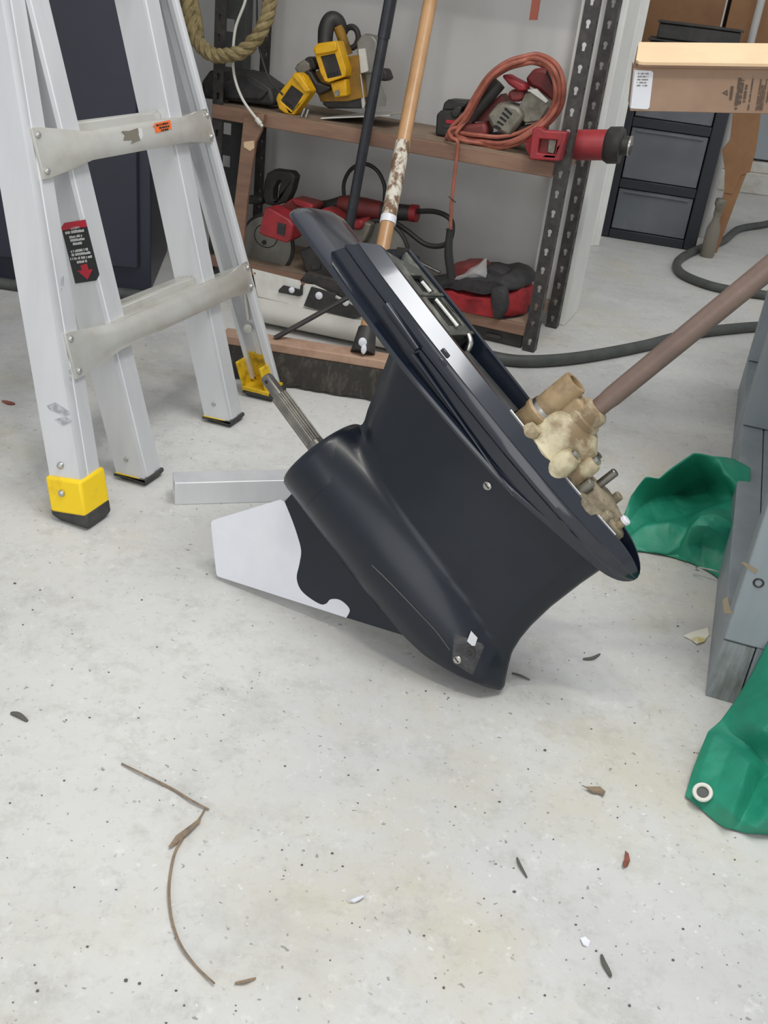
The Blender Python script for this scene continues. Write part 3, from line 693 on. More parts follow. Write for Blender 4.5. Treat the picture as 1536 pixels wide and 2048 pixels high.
for z in (0.3, 0.58, 0.86, 1.14):
    mb = MB(LF2); mb.box((FL*LT+0.03, -0.014, z-0.014), (WO-FL*LT-0.03, 0.016, z+0.014)); mb.build('rear_rung', M['alu2'], ladder, bevel=0.003)
# labels on the ladder
xl = XI2-0.026-0.0006
def LQ(px, py): return infr(LF, px, py, 0, xl)
quad = [LQ(123, 455), LQ(129, 446), LQ(171, 439), LQ(199, 549), LQ(193, 561), LQ(151, 567)]
o_ = quad[5]
mb = MB(LF); mb.prism(quad, (-0.0006, 0, 0)); lab = mb.build('warning_label', M['lblack'], ladder, fixn=True); lab['label'] = 'black and red warning label'
redq = [LQ(123, 455), LQ(129, 446), LQ(171, 439), LQ(174.5, 453), LQ(125.5, 461)]
mb = MB(LF); mb.prism([p-V((0.0007, 0, 0)) for p in redq], (-0.0004, 0, 0)); mb.build('label_header', M['lred'], lab, fixn=True)
arrow = [LQ(161.5, 530), LQ(175, 527), LQ(178, 539), LQ(186.5, 538), LQ(176, 559), LQ(155, 541), LQ(164, 540.5)]
mb = MB(LF); mb.prism([p-V((0.0007, 0, 0)) for p in arrow], (-0.0004, 0, 0)); mb.build('label_arrow', M['lred'], lab, fixn=True)
def print_line(F, p0, p1, up, h, matl, parent, nrm, gap=0.25, seed=0):
    rnd = random.Random(seed); p0, p1 = V(p0), V(p1); d = p1-p0; n = d.length; d = d/n; t = 0; mb = MB(F); up = V(up); nrm = V(nrm)
    while t < n:
        w = h*rnd.uniform(0.35, 0.62)
        if rnd.random() < 0.16: t += h*0.45; continue
        w = min(w, n-t)
        c = p0+d*t
        hh = h*rnd.choice((1, 1, 1, 0.8))
        mb.prism([c, c+d*w, c+d*w+up*hh, c+up*hh], nrm*0.0003)
        t += w+h*0.14
    if mb.v: return mb.build('printed_line', matl, parent, fixn=True)
tx = V((-0.0008, 0, 0))
lines = [((143, 459), (160, 456), 4), ((144, 465), (162, 462), 4), ((132, 468.5), (169, 463), 5), ((140, 477), (165, 473), 5), ((138.5, 484), (170, 479.5), 5), ((147, 490.5), (165, 488), 5),
         ((143, 505.5), (177, 500.5), 5), ((141, 513), (182, 507), 5), ((142, 520.5), (185, 515), 5), ((155, 527), (175, 524), 5)]
for i, (p, q, h) in enumerate(lines):
    pa, pb = LQ(*p), LQ(*q); upv = LQ(p[0]-h*0.2, p[1]-h)-pa
    print_line(LF, pa+tx, pb+tx, upv.normalized(), upv.length, M['lwhite'], lab, (-1, 0, 0), seed=i)
# orange sticker and worn sticker patch on the upper rung
def RQ(px, py): return infr(LF, px, py, 1, YW+0.0165)
mb = MB(LF); mb.prism([RQ(308, 247), RQ(340, 240), RQ(343, 258), RQ(312, 266)], (0, 0.0006, 0)); ol = mb.build('orange_sticker', M['lorange'], ladder, fixn=True); ol['label'] = 'small orange sticker on the upper rung'
for i, (p, q) in enumerate((((312, 253), (336, 248)), ((318, 258), (338, 254)), ((321, 263), (336, 260)))):
    pa, pb = RQ(*p), RQ(*q); print_line(LF, pa+V((0, 0.0008, 0)), pb+V((0, 0.0008, 0)), (0, 0, 1), 0.0028, M['lblack'], ol, (0, 1, 0), seed=40+i)
mb = MB(LF); mb.prism([RQ(243, 262), RQ(258, 262), RQ(275, 256), RQ(277, 264), RQ(281, 280), RQ(262, 288), RQ(266, 280), RQ(247, 281), RQ(250, 270)], (0, 0.0004, 0)); mb.build('glue_residue', M['grime'], ladder, fixn=True)
mb = MB(LF); mb.prism([RQ(277, 256), RQ(283, 257), RQ(285, 272), RQ(281, 281), RQ(277, 270)], (0, 0.0008, 0)); mb.build('torn_sticker', M['lwhite'], ladder, fixn=True)

# ---------------------------------------------------------------- aluminium square tube
tl, tr2 = ground(349, 1010), ground(592, 1003)
tx_ = (tr2-tl); tx_.z = 0; tx_.normalize(); ty_ = V((-tx_.y, tx_.x, 0)); TF = frame(tl, tx_, ty_, V((0, 0, 1)))
mb = MB(TF); s_ = 0.040; w = 0.003
out = [V((0, 0, 0)), V((0, s_, 0)), V((0, s_, s_)), V((0, 0, s_))]; hol = [V((0, w, w)), V((0, s_-w, w)), V((0, s_-w, s_-w)), V((0, w, s_-w))]
mb.prism(out, (0.42, 0, 0), holes=[hol])
tag(mb.build('square_tube', M['alu'], bevel=0.0015, fixn=True), 'short silver aluminium square tube on the floor behind the white skeg', 'metal tube')

# ---------------------------------------------------------------- steel rack
rack = thing('storage_rack', 'dark steel boltless rack with keyhole posts and brown board shelves', 'rack', rack_o, -RYAW)
def keyhole(cx, cz, s=1.0, f=lambda a, c: (a, c)):
    pts = []
    for k in range(9):
        a = R(-50+280*k/8); pts.append((cx+0.0052*s*math.cos(a), cz+0.004*s+0.0052*s*math.sin(a)))
    pts += [(cx-0.003*s, cz-0.008*s), (cx+0.003*s, cz-0.008*s)]
    return [f(*p) for p in pts]
def post(xr, y0, side, h=1.35, w=0.03):
    # L-section: front plate in the x-z plane, second plate in the y-z plane
    mb = MB(RK); n = int(h/0.0445)
    x0, x1 = xr-w, xr
    mb.prism([V((x0, y0, 0)), V((x1, y0, 0)), V((x1, y0, h)), V((x0, y0, h))], (0, 0.002, 0),
             holes=[[V((a, y0, c)) for a, c in keyhole((x0+x1)/2, 0.025+0.0445*i)] for i in range(n)])
    xs_ = x1-0.002 if side > 0 else x0
    mb.prism([V((xs_, y0+0.002, 0)), V((xs_, y0+w, 0)), V((xs_, y0+w, h)), V((xs_, y0+0.002, h))], (0.002, 0, 0),
             holes=[[V((xs_, y0+0.002+w/2+(a), c)) for a, c in keyhole(0, 0.025+0.0445*i)] for i in range(n)])
    return mb.build('post', M['rack'], rack, fixn=True, ang=30)
RD = 0.27; RW = 0.93
post(0, 0, 1); post(0.0, RD-0.03, 1); post(-RW+0.03, 0, -1); post(-RW+0.03, RD-0.03, -1)
for z0, z1 in ((0.042, 0.068), (0.42, 0.452), (1.0, 1.03)):
    mb = MB(RK); mb.box((-RW+0.001, 0.003, z0), (-0.033, RD-0.003, z1)); mb.build('shelf_board', M['shelftop'], rack)
    mb = MB(RK); mb.box((-RW+0.002, -0.006, z0-0.004), (-0.0315, 0.0025, z1-0.002)); mb.build('shelf_edge', M['brown'], rack, bevel=0.002)
ST = 0.4525; LS = 0.0685        # shelf top heights

def px_poly(pts, s, ox, oy): return [(ox+x/s, oy+y/s) for x, y in pts]
def KP(pts, yd): return [K(px, py, yd) for px, py in pts]
def slab(parent, name, mt, pts, y0, y1, bevel=0.004, holes=(), zmin=None, bseg=2, label=None):
    poly = KP(pts, y0); hs_ = [KP(h, y0) for h in holes]
    if zmin is not None:
        for p in poly: p.z = max(p.z, zmin)
    mb = MB(RK); mb.prism(poly, (0, y1-y0, 0), holes=hs_)
    o = mb.build(name, M[mt], parent, bevel=bevel, fixn=True, bseg=bseg)
    if label: o['label'] = label
    return o
def rod(parent, name, mt, pts, r, seg=10, n=6, sm=True, closed=False):
    P = [K(*p) for p in pts]
    if sm: P = spline(P, n, closed)
    if isinstance(r, (list, tuple)):
        N = len(P); r = [lerp_tab([(i/(len(r)-1), q) for i, q in enumerate(r)], k/(N-1)) for k in range(N)]
    mb = MB(RK); mb.tube(P, r, seg, closed=closed); return mb.build(name, M[mt], parent, fixn=True)
def at_shelf(px, py, yd, z, name, label, cat, group=None):
    p = K(px, py, yd); return thing(name, label, cat, RK @ V((p.x, yd, z)), -RYAW, group)

# --- yellow circular saw
q1 = lambda pts: px_poly(pts, 5.12, 520, 20)
saw = at_shelf(690, 240, 0.1, ST, 'circular_saw', 'yellow cordless circular saw with grey blade guard on the middle shelf', 'power tool')
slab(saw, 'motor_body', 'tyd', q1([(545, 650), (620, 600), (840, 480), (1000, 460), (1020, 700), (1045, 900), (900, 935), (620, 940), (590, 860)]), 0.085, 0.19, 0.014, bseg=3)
slab(saw, 'battery_receiver', 'ty', q1([(543, 400), (565, 365), (600, 340), (775, 315), (790, 330), (878, 600), (872, 680), (700, 742), (660, 730), (620, 650)]), 0.05, 0.09, 0.003, holes=[q1([(615, 475), (765, 445), (835, 670), (685, 705)])])
slab(saw, 'receiver_slot', 'tb', q1([(610, 470), (770, 440), (840, 675), (680, 710)]), 0.055, 0.088, 0)
for k in range(4): slab(saw, 'contact', 'void', q1([(690+30*k, 650-8*k), (698+30*k, 648-8*k), (708+30*k, 690-8*k), (700+30*k, 692-8*k)]), 0.053, 0.055, 0)
slab(saw, 'receiver_ridge', 'ty', q1([(552, 400), (570, 370), (775, 322), (785, 415), (700, 440), (565, 462)]), 0.042, 0.052, 0.003)
rod(saw, 'rear_handle', 'tb', [(650, 95, 0.11), (652, 60, 0.12), (662, 40, 0.13), (676, 44, 0.14), (686, 66, 0.15)], [0.018, 0.02, 0.02, 0.018, 0.014], 12)
rod(saw, 'handle_housing', 'tyd', [(676, 52, 0.135), (686, 80, 0.14), (696, 110, 0.145)], 0.013, 12)
mb = MB(RK); c = K(702, 75, 0.16); mb.tube([c+V((0.02*math.cos(a), 0, 0.024*math.sin(a))) for a in [2*math.pi*i/20 for i in range(20)]], 0.0075, 8, closed=True); mb.build('front_knob', M['tb'], saw)
slab(saw, 'front_foot', 'ty', q1([(715, 750), (875, 705), (892, 880), (760, 900), (735, 830)]), 0.062, 0.095, 0.004)
mb = MB(RK); c = K(675, 186, 0.062); mb.cyl(c, c-V((0, 0.004, 0)), 0.007); mb.build('screw', M['steel'], saw)
slab(saw, 'upper_guard', 'blade', q1([(985, 330), (1030, 265), (1080, 242), (1150, 262), (1195, 320), (1215, 640), (1110, 652), (1010, 658), (1000, 500)]), 0.10, 0.135, 0.006, bseg=3)
slab(saw, 'guard_face', 'wmetal', q1([(1005, 400), (1075, 392), (1105, 610), (1100, 630), (1015, 655)]), 0.094, 0.101, 0.001)
slab(saw, 'blade', 'blade', q1([(1080, 650), (1170, 650), (1250, 800), (1290, 900), (1280, 985), (1110, 1010)]), 0.115, 0.118, 0)
slab(saw, 'guide_strut', 'alu2', q1([(1010, 660), (1030, 655), (1075, 960), (1060, 1010), (1045, 1000)]), 0.09, 0.096, 0.001)
slab(saw, 'lower_guard', 'tb', q1([(1180, 600), (1280, 600), (1320, 710), (1270, 730), (1200, 720)]), 0.12, 0.16, 0.006)
pa, pb, pc, pd_ = K(644, 248, 0.03), K(782, 212, 0.06), K(800, 188, 0.2), K(680, 205, 0.22)
mb = MB(RK)
base = [V((pa.x, 0.02, ST+0.002)), V((pb.x, 0.06, ST+0.030)), V((pb.x+0.02, 0.2, ST+0.034)), V((pa.x+0.02, 0.2, ST+0.004))]
mb.prism(base, (0, 0, 0.003)); mb.build('base_plate', M['alu2'], saw, fixn=True)
slab(saw, 'motor_underside_slab', 'tb', q1([(640, 935), (1040, 890), (1060, 960), (1040, 1010), (700, 1010), (640, 970)]), 0.09, 0.18, 0.004)  # black slab between the motor body and the base plate
# --- yellow drill
drl = at_shelf(585, 205, 0.05, ST, 'cordless_drill', 'yellow cordless drill tipped over beside the circular saw', 'power tool')
slab(drl, 'battery_receiver', 'ty', q1([(160, 905), (180, 860), (320, 690), (345, 640), (395, 645), (440, 680), (520, 830), (500, 870), (345, 1078), (310, 1075), (255, 1060), (195, 1020)]), 0.02, 0.055, 0.003, holes=[q1([(205, 930), (320, 770), (440, 860), (330, 1040)])], zmin=ST)
slab(drl, 'receiver_slot', 'tb', q1([(200, 930), (320, 762), (446, 858), (332, 1046)]), 0.025, 0.054, 0)
for k in range(3): slab(drl, 'contact', 'void', q1([(255+28*k, 930+16*k), (263+28*k, 932+16*k), (280+28*k, 975+16*k), (270+28*k, 975+16*k)]), 0.023, 0.025, 0)
slab(drl, 'receiver_ridge', 'ty', q1([(330, 680), (350, 645), (395, 650), (515, 830), (470, 850), (430, 800)]), 0.012, 0.024, 0.003)
slab(drl, 'grip', 'tb', q1([(425, 650), (475, 600), (520, 640), (580, 740), (720, 785), (700, 820), (600, 872), (520, 800), (470, 720)]), 0.06, 0.1, 0.006)
slab(drl, 'gear_housing', 'tg', q1([(352, 600), (380, 555), (440, 510), (500, 545), (510, 610), (430, 660), (380, 640)]), 0.06, 0.11, 0.008)
slab(drl, 'chuck', 'tb', q1([(440, 510), (490, 472), (540, 490), (575, 560), (560, 620), (500, 600)]), 0.07, 0.12, 0.008)
for k in (0, 1): 
    mb = MB(RK); mb.cyl(K(603+k*9, 236+k*1-2, 0.012), K(610+k*7, 216+k*3, 0.014), 0.0042, seg=12); mb.build('bit_tip', M['steel'], drl)
# --- black hard case at the left of the shelf
case = at_shelf(470, 200, 0.12, ST, 'tool_pouch', 'black rounded pouch at the left end of the middle shelf', 'pouch')
slab(case, 'body', 'tb', [(405, 212), (402, 165), (420, 140), (470, 142), (500, 150), (540, 178), (548, 200), (545, 212)], 0.04, 0.145, 0.016, zmin=ST, bseg=3)
slab(case, 'flap', 'fblack', [(440, 165), (490, 152), (535, 182), (520, 200), (450, 198)], 0.03, 0.046, 0.005)
# --- corded red saw with coil
q2 = lambda pts: px_poly(pts, 3.657, 860, 100)
rs = at_shelf(990, 280, 0.09, ST, 'corded_saw', 'red corded saw with grey gear housing wrapped in its cord', 'power tool')
rod(rs, 'handle_grip', 'tb', [(860+295/3.657, 100+500/3.657, 0.06), (860+400/3.657, 100+370/3.657, 0.06), (860+510/3.657, 100+240/3.657, 0.065)], [0.014, 0.017, 0.016], 14)
slab(rs, 'front_housing', 'tr', q2([(520, 190), (550, 175), (600, 205), (690, 250), (700, 300), (640, 300), (570, 250)]), 0.05, 0.1, 0.008)
slab(rs, 'trigger_block', 'trd', q2([(560, 320), (600, 285), (680, 290), (690, 350), (640, 380), (580, 380)]), 0.06, 0.11, 0.008)
slab(rs, 'rear_housing', 'trd', q2([(170, 570), (230, 515), (280, 545), (400, 530), (420, 590), (400, 640), (300, 665), (220, 650)]), 0.045, 0.11, 0.012, bseg=3)
gh = slab(rs, 'motor_housing', 'tg', q2([(410, 490), (510, 375), (560, 390), (650, 420), (690, 480), (640, 560), (580, 640), (540, 620), (440, 560)]), 0.045, 0.12, 0.008)
for k in range(5): slab(gh, 'vent_slot', 'void', q2([(470+18*k, 560-32*k), (480+18*k, 548-32*k), (520+20*k, 570-26*k), (512+20*k, 582-26*k)]), 0.0435, 0.0455, 0.0)
slab(rs, 'gear_case', 'tg', q2([(640, 430), (700, 310), (760, 300), (860, 370), (870, 420), (820, 500), (780, 530), (700, 540), (650, 500)]), 0.06, 0.13, 0.01)
slab(rs, 'lower_body', 'tb', q2([(440, 600), (580, 640), (650, 560), (780, 540), (830, 560), (800, 640), (620, 690), (480, 690), (350, 670)]), 0.06, 0.14, 0.01, zmin=ST)
slab(rs, 'rear_guard', 'trd', q2([(690, 215), (760, 130), (850, 140), (920, 230), (945, 320), (890, 385), (800, 300), (730, 270)]), 0.1, 0.15, 0.008)
slab(rs, 'guard_grip', 'tb', q2([(840, 150), (880, 150), (935, 240), (930, 290), (890, 260)]), 0.085, 0.11, 0.004)
slab(rs, 'middle_housing', 'trd', q2([(300, 530), (420, 410), (520, 320), (570, 390), (500, 440), (430, 520)]), 0.08, 0.125, 0.008)
slab(rs, 'shoe', 'alu2', q2([(710, 290), (780, 282), (865, 370), (850, 390)]), 0.052, 0.06, 0.001)
loopA = [(130, 640), (240, 500), (330, 340), (430, 190), (560, 90), (700, 45), (790, 35), (890, 80), (950, 160), (975, 280), (960, 400), (900, 500), (800, 590), (650, 680), (500, 715), (350, 700), (220, 680)]
coil = at_shelf(990, 290, 0.05, ST, 'extension_cord', 'coil of orange extension cord around the red saw, one end hanging down', 'cord')
for i, (sx, sy, dy, yy) in enumerate(((1, 1, 0, 0.034), (0.93, 0.93, 8, 0.022), (0.9, 0.86, 30, 0.15), (0.985, 0.97, 4, 0.16), (0.95, 0.8, -30, 0.045), (1.02, 1.0, -6, 0.05), (0.86, 0.9, 0, 0.03))):
    cx, cy = 560, 380
    pts = [(860+(cx+(x-cx)*sx)/3.657, 100+(cy+(y-cy)*sy+dy*0.4)/3.657, yy+0.012*math.sin(k*1.3+i)) for k, (x, y) in enumerate(loopA)]
    P = [K(*p) for p in pts]
    for p in P: p.z = max(p.z, ST+0.0045)
    P = spline(P, 5, True); mb = MB(RK); mb.tube(P, 0.005, 8, closed=True); mb.build('cord_loop', M['ocord'], coil)
P = [K(912, 255, 0.03), K(898, 262, 0.01), K(903, 275, -0.012), K(914, 282, -0.016), K(915, 300, -0.016), K(908, 360, -0.016), K(903, 410, -0.016), K(901, 462, -0.016)]
mb = MB(RK); mb.tube(spline(P, 6), 0.0042, 8); mb.build('hanging_end', M['ocord'], coil)
mb = MB(RK); c = K(903, 398, -0.016); mb.tube([c+V((-0.008, 0, 0.004)), c+V((0.004, -0.005, 0)), c+V((0.012, 0, -0.006))], 0.0012, 6); mb.build('cable_tie', M['bcord'], coil)
mb = MB(RK); a0, a1, a2 = K(900, 458, -0.016), K(897, 505, -0.014), K(903, 556, -0.01)
mb.tube(spline([a0, a0+(a1-a0)*0.12, a1, a2], 5), [0.0098, 0.0105, 0.0102, 0.0098, 0.009, 0.0088, 0.0088, 0.009, 0.0095, 0.010, 0.0105, 0.0108, 0.0108, 0.0105, 0.0105, 0.0105], 12); mb.build('plug', M['bcord'], coil)
# --- battery
bat = at_shelf(900, 265, 0.12, ST, 'tool_battery', 'black battery pack left of the red corded saw', 'battery')
slab(bat, 'body', 'tb', q2([(35, 630), (45, 470), (80, 440), (190, 440), (230, 470), (215, 560), (170, 620), (120, 640)]), 0.08, 0.16, 0.006, zmin=ST)
slab(bat, 'slide_rail', 'tb', q2([(85, 445), (100, 385), (130, 362), (265, 372), (270, 400), (210, 445)]), 0.09, 0.15, 0.006)
slab(bat, 'release_tab', 'rack', q2([(150, 450), (200, 410), (230, 420), (200, 500), (160, 490)]), 0.075, 0.085, 0.003)
slab(bat, 'red_badge', 'lred', q2([(118, 510), (180, 515), (180, 540), (118, 535)]), 0.0785, 0.081, 0)
slab(bat, 'grey_strip', 'rack', q2([(85, 545), (160, 550), (160, 572), (85, 566)]), 0.0785, 0.081, 0)
# --- red cordless tool lying behind the post
rt_ = at_shelf(1130, 305, 0.08, ST, 'cordless_cutter', 'red cordless cutter lying on the shelf behind the right post', 'power tool')
q5 = q2
fr = slab(rt_, 'battery_receiver', 'tr', q5([(720, 800), (750, 570), (800, 565), (830, 590), (1000, 600), (950, 815), (900, 812)]), -0.035, -0.004, 0.003, holes=[q5([(800, 650), (930, 660), (910, 765), (785, 755)])], label='bright red battery receiver')
slab(fr, 'receiver_floor', 'trd', q5([(790, 640), (940, 650), (920, 775), (780, 765)]), -0.018, -0.004, 0)
slab(fr, 'contact_block', 'tg', q5([(870, 655), (925, 660), (905, 760), (860, 750)]), -0.028, -0.018, 0.001)
mb = MB(RK); p0, p1, p2, p3 = K(1140, 290, 0.09), K(1215, 290, 0.1), K(1245, 291, 0.1), K(1262, 292, 0.1)
mb.tube(spline([V((-0.085, 0.005, p0.z)), V((-0.055, 0.07, p0.z)), V((-0.015, 0.088, p0.z)), p0, p0.lerp(p1, 0.5), p1], 4), [0.028]*8+[0.031]*6+[0.034]*7, 20); mb.build('motor_body', M['tr'], rt_, bevel=0)
mb = MB(RK); mb.tube([p1-V((0.006, 0, 0)), p1+V((0.004, 0, 0)), p2-V((0.004, 0, 0)), p2], [0.034, 0.041, 0.041, 0.034], 22); mb.build('front_collar', M['tb'], rt_)
mb = MB(RK); mb.tube([p2-V((0.002, 0, 0)), p3], [0.022, 0.021], 16); nz_ = mb.build('blade_clamp', M['tb'], rt_)
mb = MB(RK); mb.tube([p3-V((0.004, 0, 0)), p3], 0.0225, 18); mb.build('clamp_ring', M['steel'], nz_)
# --- lower shelf tools
q3 = lambda pts: px_poly(pts, 3.339, 470, 330)
ms = at_shelf(545, 520, 0.08, LS, 'metal_saw', 'red cordless saw with grey blade disc and black loop handle', 'power tool')
c = K(470+215/3.339, 330+530/3.339, 0.045); mb = MB(RK)
mb.lathe(c, (0, -1, 0), [(-0.006, 0.071), (0.0, 0.073), (0.002, 0.0725), (0.002, 0.0)], 48); mb.build('blade_cover', M['blade'], ms)
mb = MB(RK); mb.tube([c+V((0.076*math.cos(a), 0.004, 0.076*math.sin(a))) for a in [2*math.pi*i/40 for i in range(40)]], 0.005, 8, closed=True); mb.build('guard_rim', M['tb'], ms)
cc = K(470+205/3.339, 330+475/3.339, 0.042); mb = MB(RK); mb.tube([cc+V((0.034*math.cos(a), 0, 0.03*math.sin(a))) for a in [2*math.pi*i/30 for i in range(30)]], 0.0012, 6, closed=True); mb.build('hub_ring', M['tb'], ms)
cb_ = K(470+195/3.339, 330+517/3.339, 0.042); mb = MB(RK); mb.cyl(cb_, cb_-V((0, 0.003, 0)), 0.006); mb.build('arbor_bolt', M['tb'], ms)
slab(ms, 'battery_receiver', 'tr', q3([(160, 455), (200, 285), (230, 290), (360, 365), (385, 400), (375, 500), (340, 522), (190, 475)]), -0.03, 0.035, 0.004)
slab(ms, 'receiver_slot', 'tb', q3([(285, 385), (340, 398), (328, 472), (280, 455)]), -0.032, -0.028, 0)
slab(ms, 'loop_handle', 'tb', q3([(183, 210), (195, 110), (215, 55), (260, 30), (375, 45), (402, 80), (380, 170), (345, 250), (255, 275), (200, 260)]), 0.09, 0.125, 0.006, holes=[q3([(250, 235), (255, 150), (285, 105), (305, 110), (290, 170), (285, 235)])], bseg=3)
slab(ms, 'gear_body', 'trd', q3([(280, 290), (375, 225), (520, 262), (525, 305), (470, 325), (420, 300), (360, 345), (300, 330)]), 0.06, 0.13, 0.006)
slab(ms, 'side_handle', 'tb', q3([(60, 205), (185, 215), (185, 270), (60, 262)]), 0.1, 0.135, 0.01)
slab(ms, 'red_cover', 'tr', q3([(370, 225), (430, 235), (520, 268), (510, 310), (400, 270)]), 0.05, 0.062, 0.004)
gr = at_shelf(700, 440, 0.12, LS, 'angle_grinder', 'red angle grinder with grey guard behind the black pole', 'power tool')
slab(gr, 'body', 'tr', q3([(480, 345), (590, 288), (640, 310), (740, 385), (850, 362), (860, 400), (830, 440), (700, 420), (580, 360)]), 0.05, 0.11, 0.008)
slab(gr, 'side_panel', 'tb', q3([(600, 330), (640, 325), (720, 380), (700, 395), (620, 350)]), 0.046, 0.052, 0.001)
slab(gr, 'grey_bracket', 'tg', q3([(780, 440), (850, 375), (910, 395), (870, 500), (800, 560), (790, 490)]), 0.06, 0.09, 0.004)
c = K(470+960/3.339, 330+590/3.339, 0.1); mb = MB(RK); mb.lathe(c, (0, -1, 0), [(-0.01, 0.078), (0.0, 0.08), (0.001, 0.0)], 48); mb.build('disc_guard', M['blade'], gr)
mb = MB(RK); mb.tube([c+V((0.084*math.cos(a), 0, 0.084*math.sin(a))) for a in [2*math.pi*i/40 for i in range(40)]], 0.0055, 8, closed=True); mb.build('guard_rim', M['tb'], gr)
pol = at_shelf(740, 420, 0.16, LS, 'corded_polisher', 'long dark red corded polisher lying at the back of the lower shelf', 'power tool')
rod(pol, 'neck', 'tb', [(628, 411, 0.15), (655, 412, 0.15), (685, 408, 0.15)], [0.012, 0.016, 0.022], 14)
rod(pol, 'motor_body', 'trd', [(680, 409, 0.15), (700, 412, 0.15), (730, 418, 0.15), (765, 423, 0.15)], [0.022, 0.028, 0.029, 0.025], 18)
rod(pol, 'rear_grip', 'tb', [(762, 423, 0.15), (790, 424, 0.15), (824, 426, 0.15)], [0.024, 0.022, 0.02], 16)
rod(pol, 'end_ring', 'tr', [(822, 426, 0.15), (835, 427, 0.15)], 0.0225, 16, sm=False)
rod(pol, 'power_cord', 'bcord', [(834, 423, 0.15), (868, 423, 0.14), (895, 433, 0.12), (905, 450, 0.12), (900, 480, 0.12), (880, 492, 0.12), (850, 488, 0.12), (815, 462, 0.12), (790, 445, 0.13)], 0.0068, 8)
rod(pol, 'cord_loop', 'bcord', [(689, 402, 0.19), (688, 366, 0.19), (703, 338, 0.19), (730, 328, 0.19), (755, 342, 0.19), (769, 372, 0.19), (769, 402, 0.19)], 0.0055, 8)
# dark clutter pieces
cl = at_shelf(640, 530, 0.1, LS, 'tool_case', 'small black plastic case below the red grinder', 'case')
slab(cl, 'body', 'tb', [(598, 500), (640, 488), (690, 520), (700, 560), (640, 560), (610, 556)], 0.02, 0.08, 0.005, zmin=LS)
slab(cl, 'latch', 'rack', [(622, 530), (640, 528), (641, 538), (623, 540)], 0.016, 0.021, 0.001)
pc_ = at_shelf(770, 545, 0.07, LS, 'motor_part', 'dark cylindrical motor part on the lower shelf left of the tool bag', 'machine part')
rod(pc_, 'body', 'tb', [(808, 560, 0.04), (820, 525, 0.045), (826, 508, 0.05)], [0.024, 0.026, 0.018], 14)
rod(pc_, 'drill_bit', 'dksteel', [(826, 516, 0.06), (850, 530, 0.06), (880, 545, 0.06)], 0.0045, 8, sm=False)
# tool bag
q7 = lambda pts: px_poly(pts, 3.657, 820, 380)
bag = at_shelf(960, 630, 0.1, LS, 'tool_bag', 'red and black fabric tool bag on the lower shelf by the right post', 'bag')
def soft(parent, name, mt, pts, y0, y1, amp, zmin=LS, seed=0, n=14):
    poly = KP(pts, (y0+y1)/2); c = sum(poly, V())/len(poly)
    P = spline(poly, 4, True); mb = MB(RK); rings = []
    for j in range(9):
        t = j/8; k = math.sin(math.pi*(0.06+0.88*t))**0.22; y = y0+(y1-y0)*t; rr = []
        for p in P:
            q = c+(p-c)*k; q.y = y
            nv = noise.noise_vector(V((q.x*30+seed, q.y*30, q.z*30)))*amp; q += nv; q.z = max(q.z, zmin)
            rr.append(q)
        rings.append(rr)
    mb.loft(rings); return mb.build(name, M[mt], parent, fixn=True, ang=60)
soft(bag, 'base', 'fblack', q7([(250, 880), (600, 860), (850, 860), (850, 960), (820, 990), (600, 985), (360, 985), (280, 950)]), 0.0, 0.22, 0.006)
soft(bag, 'red_panel', 'fred', q7([(130, 715), (350, 660), (600, 715), (870, 690), (865, 880), (720, 920), (500, 900), (330, 870), (230, 770)]), -0.01, 0.2, 0.012, seed=3)
soft(bag, 'top_flap', 'fblack', q7([(70, 680), (300, 640), (430, 600), (570, 565), (700, 590), (800, 578), (890, 620), (880, 690), (600, 705), (350, 660), (200, 690)]), 0.0, 0.22, 0.006, seed=7)
soft(bag, 'red_top', 'trd', q7([(330, 545), (400, 522), (490, 520), (560, 570), (500, 620), (350, 640)]), 0.06, 0.2, 0.006, seed=9)
soft(bag, 'strap', 'fblack', q7([(605, 720), (715, 715), (715, 880), (640, 960), (610, 900)]), -0.022, 0.02, 0.004, seed=11)
soft(bag, 'handle', 'fblack', q7([(560, 570), (620, 555), (720, 590), (700, 620), (600, 600)]), 0.05, 0.12, 0.004, seed=13)
cp = MB(RK)
poly = KP(q7([(330, 650), (440, 580), (540, 515), (560, 530), (565, 640), (480, 655)]), 0.03)
cc = sum(poly, V())/len(poly)
P = spline(poly, 3, True); cp.loft([[cc+(p-cc)*k+V((0, yo, 0))+noise.noise_vector(p*60)*0.006 for p in P] for k, yo in ((0.15, -0.012), (0.6, -0.01), (1.0, 0.0), (0.6, 0.012))], caps=True)
tag(cp.build('plastic_bag', M['clear'], fixn=True), 'small crumpled clear plastic bag tucked on top of the red tool bag', 'plastic bag')
uc = MB(RK); uc.box((-0.19, 0.012, 0.0), (-0.036, 0.2, 0.036)); uc_ = thing('flat_case', 'black flat case on the floor under the lower rack shelf', 'case', RK @ V((-0.11, 0.1, 0)), -RYAW); uc.build('body', M['tb'], uc_, bevel=0.004)
uc = MB(RK); uc.box((-0.13, 0.008, 0.012), (-0.09, 0.013, 0.022)); uc.build('latch', M['rack'], uc_, bevel=0.001)

